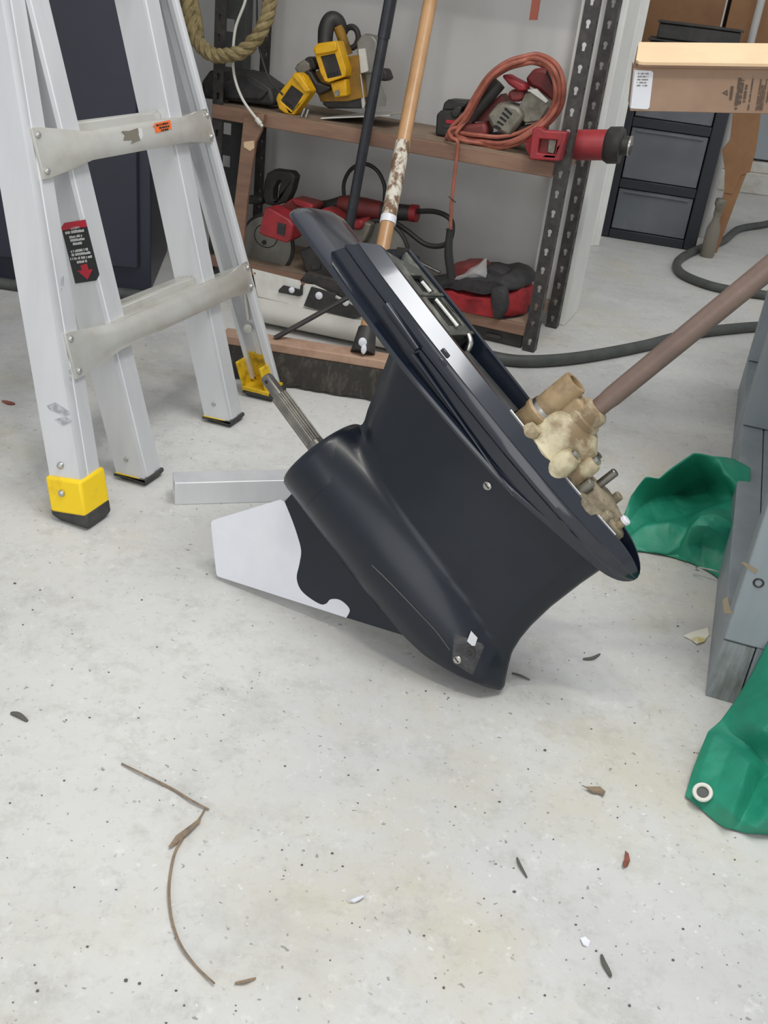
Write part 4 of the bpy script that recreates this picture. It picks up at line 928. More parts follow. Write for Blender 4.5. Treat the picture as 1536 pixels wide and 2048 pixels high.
# --- items hanging on the rack
wc = MB(RK); P = spline([K(498, -60, -0.03), K(491, 0, -0.03), K(470, 62, -0.03), K(467, 140, -0.03), K(484, 196, -0.03), K(515, 240, -0.03)], 8)
wcb = thing('charging_cable', 'white charging cable dangling in front of the shelf', 'cable', RK @ P[-1], -RYAW)
top = V((P[0].x, -0.03, 1.02)); P = [top+V((0, 0.033, 0.012)), top+V((0, 0.0, 0.008))] + P
wc.tube(P, 0.0034, 8); wc.build('cord', M['wcable'], wcb)
wc = MB(RK); d = (P[-1]-P[-3]).normalized(); wc.tube([P[-1]-d*0.004, P[-1]+d*0.012, P[-1]+d*0.0125, P[-1]+d*0.02], [0.0062, 0.0062, 0.004, 0.004], 10); wc.build('connector', M['wcable'], wcb)
bc = MB(RK); P = spline([K(514, -60, -0.012), K(514, 0, -0.012), K(515, 60, -0.012), K(522, 110, -0.012), K(540, 160, -0.010), K(566, 190, 0.006)], 8)
top = V((P[0].x, -0.012, 1.02)); P = [top+V((0, 0.02, 0.012)), top] + P
bc.tube(P, 0.0026, 8); tag(bc.build('thin_cord', M['bcord'], fixn=True), 'thin black cord hanging down to the yellow drill', 'cord')
rp = thing('rope', 'thick hemp rope looped around the left rack post', 'rope', RK @ K(445, 118, -0.06), -RYAW)
base = spline([K(374, -70, -0.05), K(374, 0, -0.05), K(384, 55, -0.055), K(408, 98, -0.06), K(445, 112, -0.06), K(492, 98, -0.05), K(528, 50, -0.04), K(540, 0, -0.03), K(545, -60, -0.02)], 14)
for st in range(3):
    P = []
    nrm = V((0, 1, 0))
    for i, p in enumerate(base):
        t = (base[min(i+1, len(base)-1)]-base[max(i-1, 0)]).normalized(); a = (nrm-t*nrm.dot(t)).normalized(); bb = t.cross(a); ph = i*0.42+st*2.094
        P.append(p+(a*math.cos(ph)+bb*math.sin(ph))*0.0085+noise.noise_vector(p*50)*0.002)
    mb = MB(RK); mb.tube(P, 0.0095, 8); mb.build('strand', M['rope'], rp, fixn=True)
for kx, pts in enumerate(([(372, -60, -0.03), (392, 30, -0.035), (398, 75, -0.04)],)):
    rod(rp, 'loose_end', 'rope', pts, 0.013, 8)
stp = MB(RK); a0, a1 = K(1078, -40, -0.02), K(1066, 40, -0.02)
d = (a1-a0).normalized(); sd = V((0.009, 0, 0.001)); tp = a0-d*((1.02-a0.z)/(-d.z)) if d.z < 0 else a0
stp.prism([tp-sd, tp+sd, a1+sd, a1-sd], (0, 0.004, 0)); tag(stp.build('webbing_strap', M['strap'], fixn=True), 'rust orange strap end hanging from the top of the rack', 'strap')
ws = thing('wooden_strip', 'brown wooden strip standing upright under the left end of the shelf', 'wood strip', RK @ V((K(482, 410, -0.02).x, -0.02, 0)), -RYAW)
def KB(px, py): return K(px, py, -0.022)
mb = MB(RK); lowc = [KB(466, 412), KB(492, 412)]
mb.prism([KB(487, 232), KB(528, 228), KB(522, 262), KB(511, 285), KB(494, 400), V((KB(486, 410).x, -0.022, 0.001)), V((KB(463, 410).x, -0.022, 0.001)), KB(468, 405), KB(480, 300)], (0, 0.012, 0)); mb.build('board', M['brown'], ws, bevel=0.002, fixn=True)
mb = MB(RK); mb.prism([KB(488, 284), KB(508, 281), KB(509, 296), KB(501, 302), KB(488, 294)], (0, -0.0015, 0)); mb.build('chipped_patch', M['cardin'], ws, fixn=True)
# grey perforated upright and second post behind the rope
gu = thing('perforated_upright', 'grey steel upright with square holes behind the rope', 'steel upright', RK @ V((-RW-0.045, 0.16, 0)), -RYAW)
mb = MB(RK); x0, x1 = -RW-0.09, -RW-0.005
mb.prism([V((x0, 0.16, 0)), V((x1, 0.16, 0)), V((x1, 0.16, 1.4)), V((x0, 0.16, 1.4))], (0, 0.003, 0), holes=[[V((x0+0.03, 0.16, z)), V((x0+0.055, 0.16, z)), V((x0+0.055, 0.16, z+0.03)), V((x0+0.03, 0.16, z+0.03))] for z in [0.1+0.085*i for i in range(15)]])
mb.build('face', M['rack2'] if 'rack2' in M else M['hose'], gu, fixn=True)
mb = MB(RK); mb.box((x1-0.003, 0.1632, 0), (x1, 0.2, 1.4)); mb.build('flange', M['hose'], gu)

# ---------------------------------------------------------------- navy cabinet
ca, cb2 = ground(0, 560), ground(302, 584)
cx_ = (cb2-ca); cx_.z = 0; cx_.normalize(); cy_ = V((-cx_.y, cx_.x, 0)); CF = frame(cb2, cx_, cy_, V((0, 0, 1)))
cab = thing('metal_cabinet', 'tall dark navy metal cabinet behind the ladder', 'cabinet', cb2, math.atan2(cx_.y, cx_.x))
mb = MB(CF); mb.box((-0.96, 0.006, 0.0), (0.0, 0.42, 1.7)); mb.build('body', M['navy'], cab, bevel=0.004)
for x0, x1 in ((-0.475, -0.03), (-0.93, -0.485)):
    mb = MB(CF); mb.box((x0, -0.012, 0.06), (x1, 0.006, 1.66)); dd = mb.build('door', M['navy'], cab, bevel=0.004)
    mb = MB(CF); xx = x0+0.03 if x0 > -0.6 else x1-0.03; mb.box((xx-0.008, -0.035, 0.95), (xx+0.008, -0.012, 1.1)); mb.build('handle', M['rack'], dd, bevel=0.004)

# ---------------------------------------------------------------- broom and pole
bl, br = ground(455, 748), ground(770, 800)
bx_ = (br-bl); bx_.z = 0; bx_.normalize(); by_ = V((-bx_.y, bx_.x, 0)); BF = frame(bl, bx_, by_, V((0, 0, 1)))
def BQ(px, py, y): return infr(BF, px, py, 1, y)
broom = thing('push_broom', 'push broom with black bristles and worn wooden handle leaning on the rack', 'broom', bl.lerp(br, 0.6), math.atan2(bx_.y, bx_.x))
zt = BQ(640, 702, 0.0).z; zb = zt-0.02; bw = 0.055; BL = 2*BQ(727, 690, 0.028).x+0.03
mb = MB(BF); mb.box((-0.02, 0.002, zb), (BL, bw, zt)); mb.build('block', M['pinkwood'], broom, bevel=0.003)
mb = MB(BF)
rnd = random.Random(3)
nx = 60; nyb = 5; rings = []
for i in range(nx+1):
    x = -0.016+(BL+0.012)*i/nx
    fr_ = [(-0.004, zb), (-0.016, zb*0.5), (-0.022, 0.0)]; bk = [(bw+0.018, 0.0), (bw+0.008, zb*0.5), (bw-0.002, zb)]
    rings.append([V((x, y+(rnd.uniform(-0.003, 0.003) if z < zb else 0.004), z+(rnd.uniform(0, 0.008) if z == 0 else 0))) for y, z in fr_+bk])
mb.loft(rings); br_o = mb.build('bristles', M['bristle'], broom, fixn=True, ang=20); tag(br_o, kind='stuff')
hb = BQ(727, 690, bw/2); hb = V((hb.x, bw/2, zt))
hb_w = BF @ hb
top_w = RK @ K(861, 0, -0.03)
hd = (top_w-hb_w).normalized()
mb = MB(); mb.tube([hb_w-hd*0.0, hb_w+hd*0.055], [0.026, 0.019], 14); so = mb.build('socket', M['tb'], broom, fixn=True)
mb = MB(BF); sq_ = BQ(724, 690, 0.0); mb.ball((sq_.x, bw/2-0.0235, zt+0.032), 0.009, 0.003, 0.010, 9, 6); mb.ball((sq_.x+0.004, bw/2-0.0245, zt+0.018), 0.006, 0.003, 0.011, 9, 6); mb.build('paint_blob', M['primer'], so)
def on_handle(py):  # parameter along the handle where it passes image row py
    best = None
    for i in range(400):
        p = hb_w+hd*(i*0.004); v = p-cam_pos; zc = v.dot(cam_fwd); y = 1024-CAM_F*v.dot(cam_up)/zc
        if best is None or abs(y-py) < best[0]: best = (abs(y-py), i*0.004)
    return best[1]
t1, t2, t3 = on_handle(447), on_handle(432), on_handle(285)
for nm, mt, ta, tb_, r in (('handle', 'wood', 0.045, t1, 0.0155), ('tape_band', 'primer', t1, t2, 0.0175), ('worn_paint_section', 'flake', t2, t3, 0.0163), ('upper_handle', 'wood', t3, 1.45, 0.0155)):
    mb = MB(); mb.tube([hb_w+hd*ta, hb_w+hd*tb_], r, 16); mb.build(nm, M[mt], broom, fixn=True)
hp = hb_w+hd*0.16
for s in (-1, 1):
    e_ = BF @ V((hb.x+s*0.19, bw/2, zt))
    mb = MB(); mb.tube([hp, hp.lerp(e_, 0.06), e_+V((0, 0, 0.002))], 0.0058, 8); mb.build('brace', M['tb'], broom, fixn=True)
pA = RK @ K(697, 460, -0.03); pB = RK @ K(781, 0, -0.03); pdv = (pB-pA).normalized(); pb0 = pA-pdv*(pA.z/pdv.z)
pl_ = thing('black_pole', 'black metal pole leaning against the rack left of the broom handle', 'pole', pb0)
mb = MB(); mb.tube([pb0+pdv*0.004, pb0+pdv*0.66], 0.0125, 16); mb.build('lower_tube', M['pole'], pl_, fixn=True)
mb = MB(); mb.tube([pb0+pdv*0.66, pb0+pdv*1.5], 0.0145, 16); mb.build('upper_tube', M['pole'], pl_, fixn=True)

# ---------------------------------------------------------------- white shell with black brackets in front of the rack
wl, wr = ground(531, 662), ground(776, 714)
wx_ = (wr-wl); wx_.z = 0; wx_.normalize(); wy_ = V((-wx_.y, wx_.x, 0)); WF = frame(wl, wx_, wy_, V((0, 0, 1)))
def WQ(px, py, y=0.0): return infr(WF, px, py, 1, y)
wp = thing('white_motor_shell', 'white enamelled shell with a white plate and black brackets below the lower shelf', 'boat part', wl.lerp(wr, 0.5), math.atan2(wx_.y, wx_.x))
za = WQ(620, 617).z; Lw = (wr-wl).length+0.04
mb = MB(WF); prof = [(0.06, 0.004)] + [(0.06-0.06*math.sin(R(a)), za/2-(za/2-0.004)*math.cos(R(a))) for a in range(15, 170, 15)] + [(0.05, za)]
mb.loft([[V((x, y, z)) for y, z in prof] + [V((x, 0.13, za)), V((x, 0.13, 0.004))] for x in (-0.05, Lw)]); mb.build('shell', M['wdirty'], wp, fixn=True, ang=30)
def WP(pts, y=0.03): return [WQ(px, py, y) for px, py in pts]
mb = MB(WF); mb.prism(WP([(504, 538), (599, 562), (604, 575), (610, 568), (628, 570), (700, 605), (727, 642), (516, 593)]), (0, 0.004, 0), holes=[[WQ(509+2.4*math.cos(k), 547+2.8*math.sin(k), 0.03) for k in [i*math.pi/4 for i in range(8)]]]); mb.build('white_plate', M['wmetal'], wp, fixn=True)
mb = MB(WF); mb.prism(WP([(557, 580), (566, 571), (600, 580), (601, 570), (605, 571), (604, 590), (598, 593), (557, 585)], 0.024), (0, 0.005, 0)); b1 = mb.build('bracket', M['tb'], wp, fixn=True)
mb = MB(WF); mb.prism(WP([(607, 612), (622, 574), (672, 588), (668, 596), (713, 615), (724, 634), (706, 638)], 0.022), (0, 0.006, 0)); b2 = mb.build('bracket', M['tb'], wp, fixn=True, bevel=0.001)
mb = MB(WF); mb.prism(WP([(599, 562), (612, 545), (690, 565), (720, 600), (690, 598), (628, 572)], 0.045), (0, 0.02, 0)); mb.build('dark_cover', M['rack'], wp, fixn=True, bevel=0.002)
for (px, py), r, pr in (((584, 580), 0.0072, b1), ((638.5, 591), 0.0088, b2), ((692, 605), 0.0078, b2)):
    c = WQ(px, py, 0.022); mb = MB(WF); mb.lathe(c, (0, -1, 0), [(0, r), (0.003, r), (0.005, r*0.6), (0.0055, 0)], 16); mb.build('white_bolt', M['primer'], pr, fixn=True)
for px, py in ((565, 645), (640, 668)):
    c = WQ(px, py, 0.0); 

# ---------------------------------------------------------------- grey workbench
bn = ground(1410, 1391); bfar = ground(1463, 905)
bdy = (bfar-bn); bdy.z = 0; bdy.normalize(); bdx = V((bdy.y, -bdy.x, 0)); GF = frame(bn, bdx, bdy, V((0, 0, 1)))
bench = thing('workbench', 'grey painted timber workbench at the right edge with cardboard box on it', 'workbench', bn, math.atan2(bdx.y, bdx.x))
BTZ = 0.665
def gbox(name, lo, hi, mt='gwood', bv=0.002, parent=None):
    mb = MB(GF); mb.box(lo, hi); return mb.build(name, M[mt], parent or bench, bevel=bv)
run = gbox('floor_runner', (0, 0.004, 0), (0.04, 1.3, 0.089))
gbox('end_grain', (0.0005, 0.0, 0.0005), (0.0395, 0.004, 0.0885), 'egrain', 0, run)
gbox('floor_runner', (0.0415, 0.002, 0), (0.082, 1.3, 0.089))
gbox('leg', (0.0, 0.0, 0.0905), (0.089, 0.04, BTZ-0.04))
gbox('leg', (0.0905, 0.0, 0.0), (0.13, 0.09, BTZ-0.04))
gbox('leg', (0.0, 0.8, 0.0905), (0.05, 0.89, BTZ-0.04)); gbox('leg', (0.0515, 0.82, 0.0), (0.09, 0.91, BTZ-0.04))
gbox('leg', (0.0, 1.24, 0.0905), (0.05, 1.3, BTZ-0.04))
gbox('side_rail', (0.052, 0.041, 0.28), (0.09, 1.24, 0.37))
for y in (0.0, 1.2): gbox('leg', (0.72, y, 0), (0.81, y+0.09, BTZ-0.04))
gbox('cross_rail', (0.131, 0.0, BTZ-0.13), (0.719, 0.04, BTZ-0.04))
for k in range(5): gbox('top_plank', (-0.02+0.172*k, -0.02, BTZ-0.04), (-0.02+0.172*k+0.17, 1.36, BTZ))
for pts in (((1482, 1125), (1488, 1124), (1515, 1140), (1512, 1148), (1500, 1140)), ((1445, 1200), (1455, 1193), (1460, 1220), (1468, 1228), (1448, 1226))):
    mb = MB(GF); mb.prism([infr(GF, px, py, 1, -0.0008) for px, py in pts], (0, 0.0006, 0)); mb.build('paint_scrape', M['scrape'], bench, fixn=True)
mb = MB(GF); c = infr(GF, 1517, 1166, 1, 0); mb.tube([c+V((0.0055*math.cos(a), 0, 0.0055*math.sin(a))) for a in [2*math.pi*i/16 for i in range(16)]], 0.0014, 6, closed=True); mb.build('screw_ring', M['rack'], bench)

# ---------------------------------------------------------------- cardboard box on the bench
phi = R(-8); P0 = cam_pos+ray(1260, 222)*(1.7/ray(1260, 222).y); hx_ = V((math.cos(phi), math.sin(phi), 0)); hn_ = V((-hx_.y, hx_.x, 0))
r1 = ray(1536, 228); P1 = cam_pos+r1*((P0-cam_pos).dot(hn_)/r1.dot(hn_))      # the box droops a little at its free end
kx = (P1-P0).normalized(); ky = hn_; kz = kx.cross(ky); CB = frame(P0, kx, ky, kz)
cbx = thing('cardboard_box', 'long flat cardboard box with white label and open lid resting on the workbench', 'box', P0, math.atan2(kx.y, kx.x))
hbx = infr(CB, 1262, 134, 1, 0).z-0.001; CL = 0.95; CD = 0.17
for nm, lo, hi in (('front_panel', (0, 0, 0), (CL, 0.004, hbx)), ('end_panel', (0, 0.0042, 0), (0.004, CD-0.0042, hbx)), ('back_panel', (0, CD-0.004, 0), (CL, CD, hbx)), ('end_panel', (CL-0.004, 0.0042, 0), (CL, CD-0.0042, hbx)), ('bottom_panel', (0.0042, 0.0042, 0), (CL-0.0042, CD-0.0042, 0.004))):
    mb = MB(CB); mb.box(lo, hi); o = mb.build(nm, M['card'], cbx, bevel=0.001)
    if nm == 'front_panel': fp = o
f0 = infr(CB, 1272, 124, 1, -0.012); f1 = infr(CB, 1536, 141, 1, -0.012); g0 = infr(CB, 1278, 84, 1, 0.10); g1 = infr(CB, 1536, 95, 1, 0.10)
k_ = (CL-0.02-f0.x)/(f1.x-f0.x); f1 = f0+(f1-f0)*k_; g1 = g0+(g1-g0)*((CL-0.02-g0.x)/(g1.x-g0.x))
f1.z = f0.z+0.002; g1.z = g0.z+0.004
rc = [f0+V((0.0, 0.012, 0)), f0+V((0.004, 0.003, 0)), f0+V((0.012, 0, 0)), f1, g1, g0]
for p in rc: p.z = f0.z+(g0.z-f0.z)*max(0, (p.y+0.012))/0.112
mb = MB(CB); mb.prism(rc, (0, 0, -0.004)); lid = mb.build('lid_flap', M['cardin'], cbx, fixn=True); lid['label'] = 'light tan open lid flap'
mb = MB(CB); mb.prism([V((0.001, 0.004, hbx)), V((0.001, 0.10, hbx)), V((0.004, 0.10, g0.z-0.006)), V((0.004, 0.03, f0.z+0.004))], (0.003, 0, 0)); mb.build('end_flap', M['card'], cbx, fixn=True)
def CQ(px, py, y=-0.0006): return infr(CB, px, py, 1, y)
mb = MB(CB); l0, l1 = CQ(1258, 140), CQ(1307, 144); l2, l3 = CQ(1303, 221), CQ(1262, 219)
xa, xb = 0.0005, l1.x
mb.prism([V((xa, -0.0007, 0.004)), V((xb-0.003, -0.0007, 0.003)), V((xb, -0.0007, 0.006)), V((xb, -0.0007, hbx-0.007)), V((xb-0.003, -0.0007, hbx-0.004)), V((xa, -0.0007, hbx-0.003))], (0, 0.0006, 0)); lb = mb.build('shipping_label', M['primer'], fp, fixn=True); lb['label'] = 'white shipping label'
mb = MB(CB); mb.box((-0.0007, 0.0005, 0.005), (-0.0001, 0.03, hbx-0.002)); mb.build('shipping_label', M['primer'], fp)
for i in range(5):
    z = hbx-0.009-0.0042*i; print_line(CB, (0.006, -0.001, z), (xb-0.007, -0.001, z), (0, 0, 1), 0.0018, M['grime'], cbx, (0, -1, 0), seed=60+i)
q8 = lambda x, y: CQ(1240+x/5.19, 70+y/5.19)
mb = MB(CB); mb.prism([q8(1060, 600), q8(1116, 568), q8(1118, 632)], (0, 0.0004, 0), holes=[[q8(1082, 600), q8(1106, 588), q8(1107, 612)]]); mb.build('warning_triangle', M['ink'], fp, fixn=True)
for i, (x, ya, yb_, h) in enumerate(((1160, 672, 530, 30), (1215, 770, 425, 34), (1255, 715, 465, 30), (1300, 695, 515, 26), (1338, 775, 430, 16), (1420, 780, 450, 14), (1440, 780, 500, 14), (1460, 780, 520, 14), (1478, 780, 455, 12), (1530, 700, 440, 16))):
    pa, pb = q8(x, ya), q8(x, yb_); print_line(CB, V((pa.x, -0.0007, pa.z)), V((pa.x, -0.0007, pb.z)), (-1, 0, 0), h/5.19/1330, M['ink'], cbx, (0, -1, 0), seed=80+i)

# ---------------------------------------------------------------- drawers and boxes in the back room
d0, d1 = ground(1200, 472), ground(1389, 503)
dx_ = (d1-d0); DW = dx_.length; dx_.normalize(); dy_ = V((-dx_.y, dx_.x, 0)); DF = frame(d0, dx_, dy_, V((0, 0, 1)))
dru = thing('drawer_tower', 'black drawer tower with smoky see-through drawers below the cardboard box', 'drawers', d0, math.atan2(dx_.y, dx_.x))
DH = 0.62; dd_ = 0.36
for nm, lo, hi in (('side_panel', (0, 0, 0), (0.03, dd_, DH)), ('side_panel', (DW-0.045, 0, 0), (DW, dd_, DH)), ('back_panel', (0.0305, dd_-0.01, 0), (DW-0.0455, dd_, DH)), ('top_panel', (0, 0, DH+0.0005), (DW, dd_, DH+0.02))):
    mb = MB(DF); mb.box(lo, hi); mb.build(nm, M['dframe'], dru, bevel=0.004)
for z in (0.0, 0.185, 0.40, 0.585):
    mb = MB(DF); mb.box((0.0305, 0.002, z), (DW-0.0455, dd_-0.011, z+0.034)); mb.build('rail', M['dframe'], dru, bevel=0.003)
for i, (z0, z1) in enumerate(((0.036, 0.183), (0.221, 0.398), (0.436, 0.583))):
    mb = MB(DF); mb.box((0.034, 0.006, z0), (DW-0.049, 0.012, z1)); dw = mb.build('drawer_front', M['drawer'], dru, bevel=0.003)
    mb = MB(DF); mb.box((0.05, -0.004, z1-0.012), (DW-0.065, 0.006, z1-0.004)); mb.build('pull_lip', M['drawer'], dw, bevel=0.002)
    mb = MB(DF); mb.box((0.04, 0.03, z0+0.001), (DW-0.055, dd_-0.03, z0+(0.075, 0.06, 0.08)[i])); mb.build('contents', M[('carddk', 'grime', 'rack')[i]], dw, bevel=0.01)
mb = MB(DF); mb.ball((0.09, 0.02, 0.1), 0.04, 0.008, 0.06); mb.build('green_item', M['tarp'], dru)
# trays and cardboard boxes on and behind the drawers
tray_z = DH+0.0205
for i, (x0, x1, h, lab) in enumerate(((0.03, 0.36, 0.052, 'lower black plastic tray stacked on the drawer tower'), (0.05, 0.33, 0.058, 'upper black plastic tray stacked on the drawer tower'))):
    tt = thing('plastic_tray', lab, 'tray', DF @ V(((x0+x1)/2, 0.15, tray_z)), math.atan2(dx_.y, dx_.x), 'black trays on the drawer tower')
    mb = MB(DF); mb.box((x0, 0.02, tray_z), (x1, 0.33, tray_z+h-0.008)); mb.build('body', M['tb'], tt, bevel=0.006)
    mb = MB(DF); mb.box((x0-0.006, 0.014, tray_z+h-0.0078), (x1+0.006, 0.336, tray_z+h-0.0005)); mb.build('rim', M['tb'], tt, bevel=0.002)
    tray_z += h
def carton(name, label, lo, hi, F, open_top=True, mt='carddk'):
    (x0, y0, z0), (x1, y1, z1) = lo, hi; c = F @ V(((x0+x1)/2, (y0+y1)/2, z0)); t = 0.006
    th = thing(name, label, 'box', c, math.atan2((F.to_3x3() @ V((1, 0, 0))).y, (F.to_3x3() @ V((1, 0, 0))).x))
    for nm, l_, h_ in (('front_panel', (x0, y0, z0), (x1, y0+t, z1)), ('back_panel', (x0, y1-t, z0), (x1, y1, z1)), ('side_panel', (x0, y0+t, z0), (x0+t, y1-t, z1)), ('side_panel', (x1-t, y0+t, z0), (x1, y1-t, z1)), ('bottom_panel', (x0+t, y0+t, z0), (x1-t, y1-t, z0+t))):
        mb = MB(F); mb.box(l_, h_); mb.build(nm, M[mt], th, bevel=0.001)
    return th
th = carton('storage_carton', 'big brown carton behind the black trays', (-0.02, 0.45, 0.0), (0.27, 0.8, 1.2), DF)
tbl = thing('side_table', 'white side table carrying the brown carton behind the cardboard box', 'table', DF @ V((0.75, 0.35, 0)), math.atan2(dx_.y, dx_.x))
mb = MB(DF); mb.box((0.285, 0.42, 0.535), (1.2, 0.86, 0.56)); mb.build('table_top', M['wmetal'], tbl, bevel=0.003)
for lx, ly in ((0.29, 0.43), (1.16, 0.43), (1.16, 0.82), (0.29, 0.82)):
    mb = MB(DF); mb.box((lx, ly, 0), (lx+0.03, ly+0.03, 0.5345)); mb.build('leg', M['wmetal'], tbl, bevel=0.002)
th2 = carton('storage_carton', 'brown carton at the top right corner beside the black trays', (0.29, 0.44, 0.561), (0.95, 0.83, 1.1), DF)
mb = MB(DF); mb.lathe((0.385, 0.30, 0.0), (0, 0, 1), [(0, 0.014), (1.15, 0.014), (1.15, 0.011), (0.004, 0.011), (0.004, 0)], 16); tag(mb.build('clear_tube', M['clear'], fixn=True), 'pale see-through tube standing beside the black trays', 'tube')
mb = MB(DF); mb.box((-0.13, 0.42, 0.0), (-0.03, 0.7, 1.25)); tag(mb.build('tall_bin', M['rack'], bevel=0.012), 'tall dark grey bin standing left of the brown carton behind the casing', 'bin')
# brown paper scraps hanging right of the drawers, and clear sleeve
sc = thing('cardboard_offcut', 'torn brown cardboard offcut standing right of the drawer tower', 'cardboard', DF @ V((DW+0.08, 0.03, 0)), math.atan2(dx_.y, dx_.x))
def DQ(px, py, y): return infr(DF, px, py, 1, y)
pp = [DQ(px, py, 0.03) for px, py in ((1466, 225), (1522, 228), (1512, 300), (1500, 345), (1482, 350), (1465, 388), (1448, 385), (1450, 345), (1444, 300), (1460, 280))]
mb = MB(DF); mb.prism(pp, (0, 0.006, 0)); mb.build('sheet', M['carddk'], sc, fixn=True)
mb = MB(DF); mb.prism([V((pp[6].x, 0.036, 0.0)), V((pp[6].x+0.03, 0.036, 0)), V((pp[5].x+0.03, 0.036, 0.3)), V((pp[6].x, 0.036, 0.3))], (0, 0.006, 0)); mb.build('stiffener', M['carddk'], sc, fixn=True)
sl = thing('spray_bottle', 'dusty clear bottle standing on the floor right of the drawer tower', 'bottle', DF @ V((DW+0.06, -0.06, 0)), 0)
cbt = DQ(1432, 440, -0.06); cbt.z = 0
mb = MB(DF); mb.lathe((cbt.x, -0.06, 0.0), (0, 0, 1), [(0, 0.022), (0.01, 0.026), (0.1, 0.025), (0.13, 0.014), (0.15, 0.012), (0.15, 0)], 18); mb.build('body', M['grime'], sl, fixn=True)
mb = MB(DF); mb.lathe((cbt.x, -0.06, 0.15), (0, 0, 1), [(0, 0.014), (0.03, 0.014), (0.04, 0.02), (0.06, 0.018), (0.06, 0)], 14); mb.build('nozzle', M['tg'], sl, fixn=True)

# ---------------------------------------------------------------- hoses
def gp(px, py, z): return ground(px, py, z)
def hose(pts, r, name, label):
    P = spline([gp(px, py, r) for px, py in pts], 10); mb = MB(); mb.tube(P, r, 12)
    return tag(mb.build(name, M['hose'], fixn=True), label, 'hose')
hose([(1600, 425), (1536, 447), (1478, 458), (1445, 482), (1392, 500), (1356, 522), (1362, 546), (1410, 568), (1470, 582), (1560, 596), (1640, 625), (1600, 648), (1490, 655), (1380, 668), (1280, 693), (1150, 716), (1040, 722), (960, 708), (925, 696)], 0.0145, 'rubber_hose', 'dark rubber hose snaking from the back room past the rack foot')
hose([(-120, 548), (0, 566), (90, 577), (240, 586), (330, 598), (372, 590)], 0.0135, 'rubber_hose', 'dark rubber hose lying in front of the navy cabinet')

# ---------------------------------------------------------------- tarpaulins
def sheet(name, rows, label, amp, seed, n=14, crease=2.0):
    def fold(pts):      # straight runs between stiff folds, rounded a little
        sp = spline(pts, n); out = []
        for i, p in enumerate(sp):
            a, t = divmod(i, n); q = pts[a] if a+1 >= len(pts) else V(pts[a]).lerp(pts[a+1], t/n)
            out.append(V(q).lerp(p, 0.3))
        return out
    G = [fold(r) for r in rows]; C_ = list(zip(*G)); D = [fold(list(c)) for c in C_]   # D[col][row]
    mb = MB(); W, H = len(D), len(D[0]); vs = []
    for i in range(W):
        for k in range(H):
            p = D[i][k]; q = p+noise.noise_vector(V((p.x*14+seed, p.y*14, p.z*14)))*amp+V((0, 0, 1))*(abs(noise.noise(V((p.x*15+seed*3, p.y*15, p.z*15))))-0.2)*amp*crease+V((0, -0.5, 0.8))*(abs(noise.noise(V((p.x*38+seed*5, p.y*38, p.z*38))))-0.15)*amp*crease*0.45
            q.z = max(q.z, 0.003+0.002*noise.noise(p*40)); vs.append(q)
    mb.add(vs, [(i*H+k, (i+1)*H+k, (i+1)*H+k+1, i*H+k+1) for i in range(W-1) for k in range(H-1)])
    return mb
g = ground
def up(px, py, z): return ground(px, py, z)
rows = [
    [up(1240, 1052, 0.004), up(1262, 992, 0.045), up(1290, 956, 0.085), up(1318, 956, 0.08), up(1350, 932, 0.095), up(1386, 907, 0.115), up(1436, 913, 0.115), up(1468, 918, 0.105), up(1500, 938, 0.10)],
    [up(1240, 1070, 0.004), up(1272, 1024, 0.02), up(1300, 1000, 0.03), up(1335, 992, 0.02), up(1372, 984, 0.012), up(1410, 972, 0.035), up(1446, 952, 0.09), up(1476, 968, 0.085), up(1500, 985, 0.08)],
    [up(1242, 1080, 0.004), up(1290, 1046, 0.012), up(1330, 1040, 0.01), up(1368, 1034, 0.006), up(1398, 1026, 0.02), up(1432, 1012, 0.03), up(1462, 1000, 0.05), up(1480, 1012, 0.06), up(1498, 1020, 0.06)],
    [up(1244, 1086, 0.004), up(1292, 1050, 0.035), up(1336, 1047, 0.045), up(1374, 1056, 0.04), up(1402, 1028, 0.085), up(1432, 1030, 0.085), up(1462, 1050, 0.075), up(1478, 1058, 0.07), up(1494, 1062, 0.07)],
    [up(1248, 1097, 0.002), up(1292, 1102, 0.004), up(1332, 1110, 0.004), up(1360, 1092, 0.022), up(1382, 1052, 0.07), up(1412, 1050, 0.078), up(1448, 1064, 0.066), up(1470, 1070, 0.06), up(1490, 1074, 0.06)],
    [up(1250, 1100, 0.001), up(1294, 1105, 0.001), up(1334, 1113, 0.001), up(1356, 1112, 0.004), up(1376, 1092, 0.03), up(1404, 1090, 0.03), up(1436, 1104, 0.028), up(1462, 1115, 0.025), up(1480, 1120, 0.025)],
    [up(1252, 1102, 0.0), up(1296, 1107, 0.0), up(1338, 1116, 0.0), up(1366, 1124, 0.0), up(1392, 1132, 0.0), up(1414, 1143, 0.0), up(1432, 1156, 0.0), up(1444, 1168, 0.0), up(1452, 1180, 0.0)],
]
tag(sheet('tarp', rows, '', 0.003, 2.0).build('tarpaulin', M['tarp'], solid=0.0012, ang=70), 'crumpled green tarpaulin bunched on the floor between the drive shaft and the bench', 'tarpaulin')
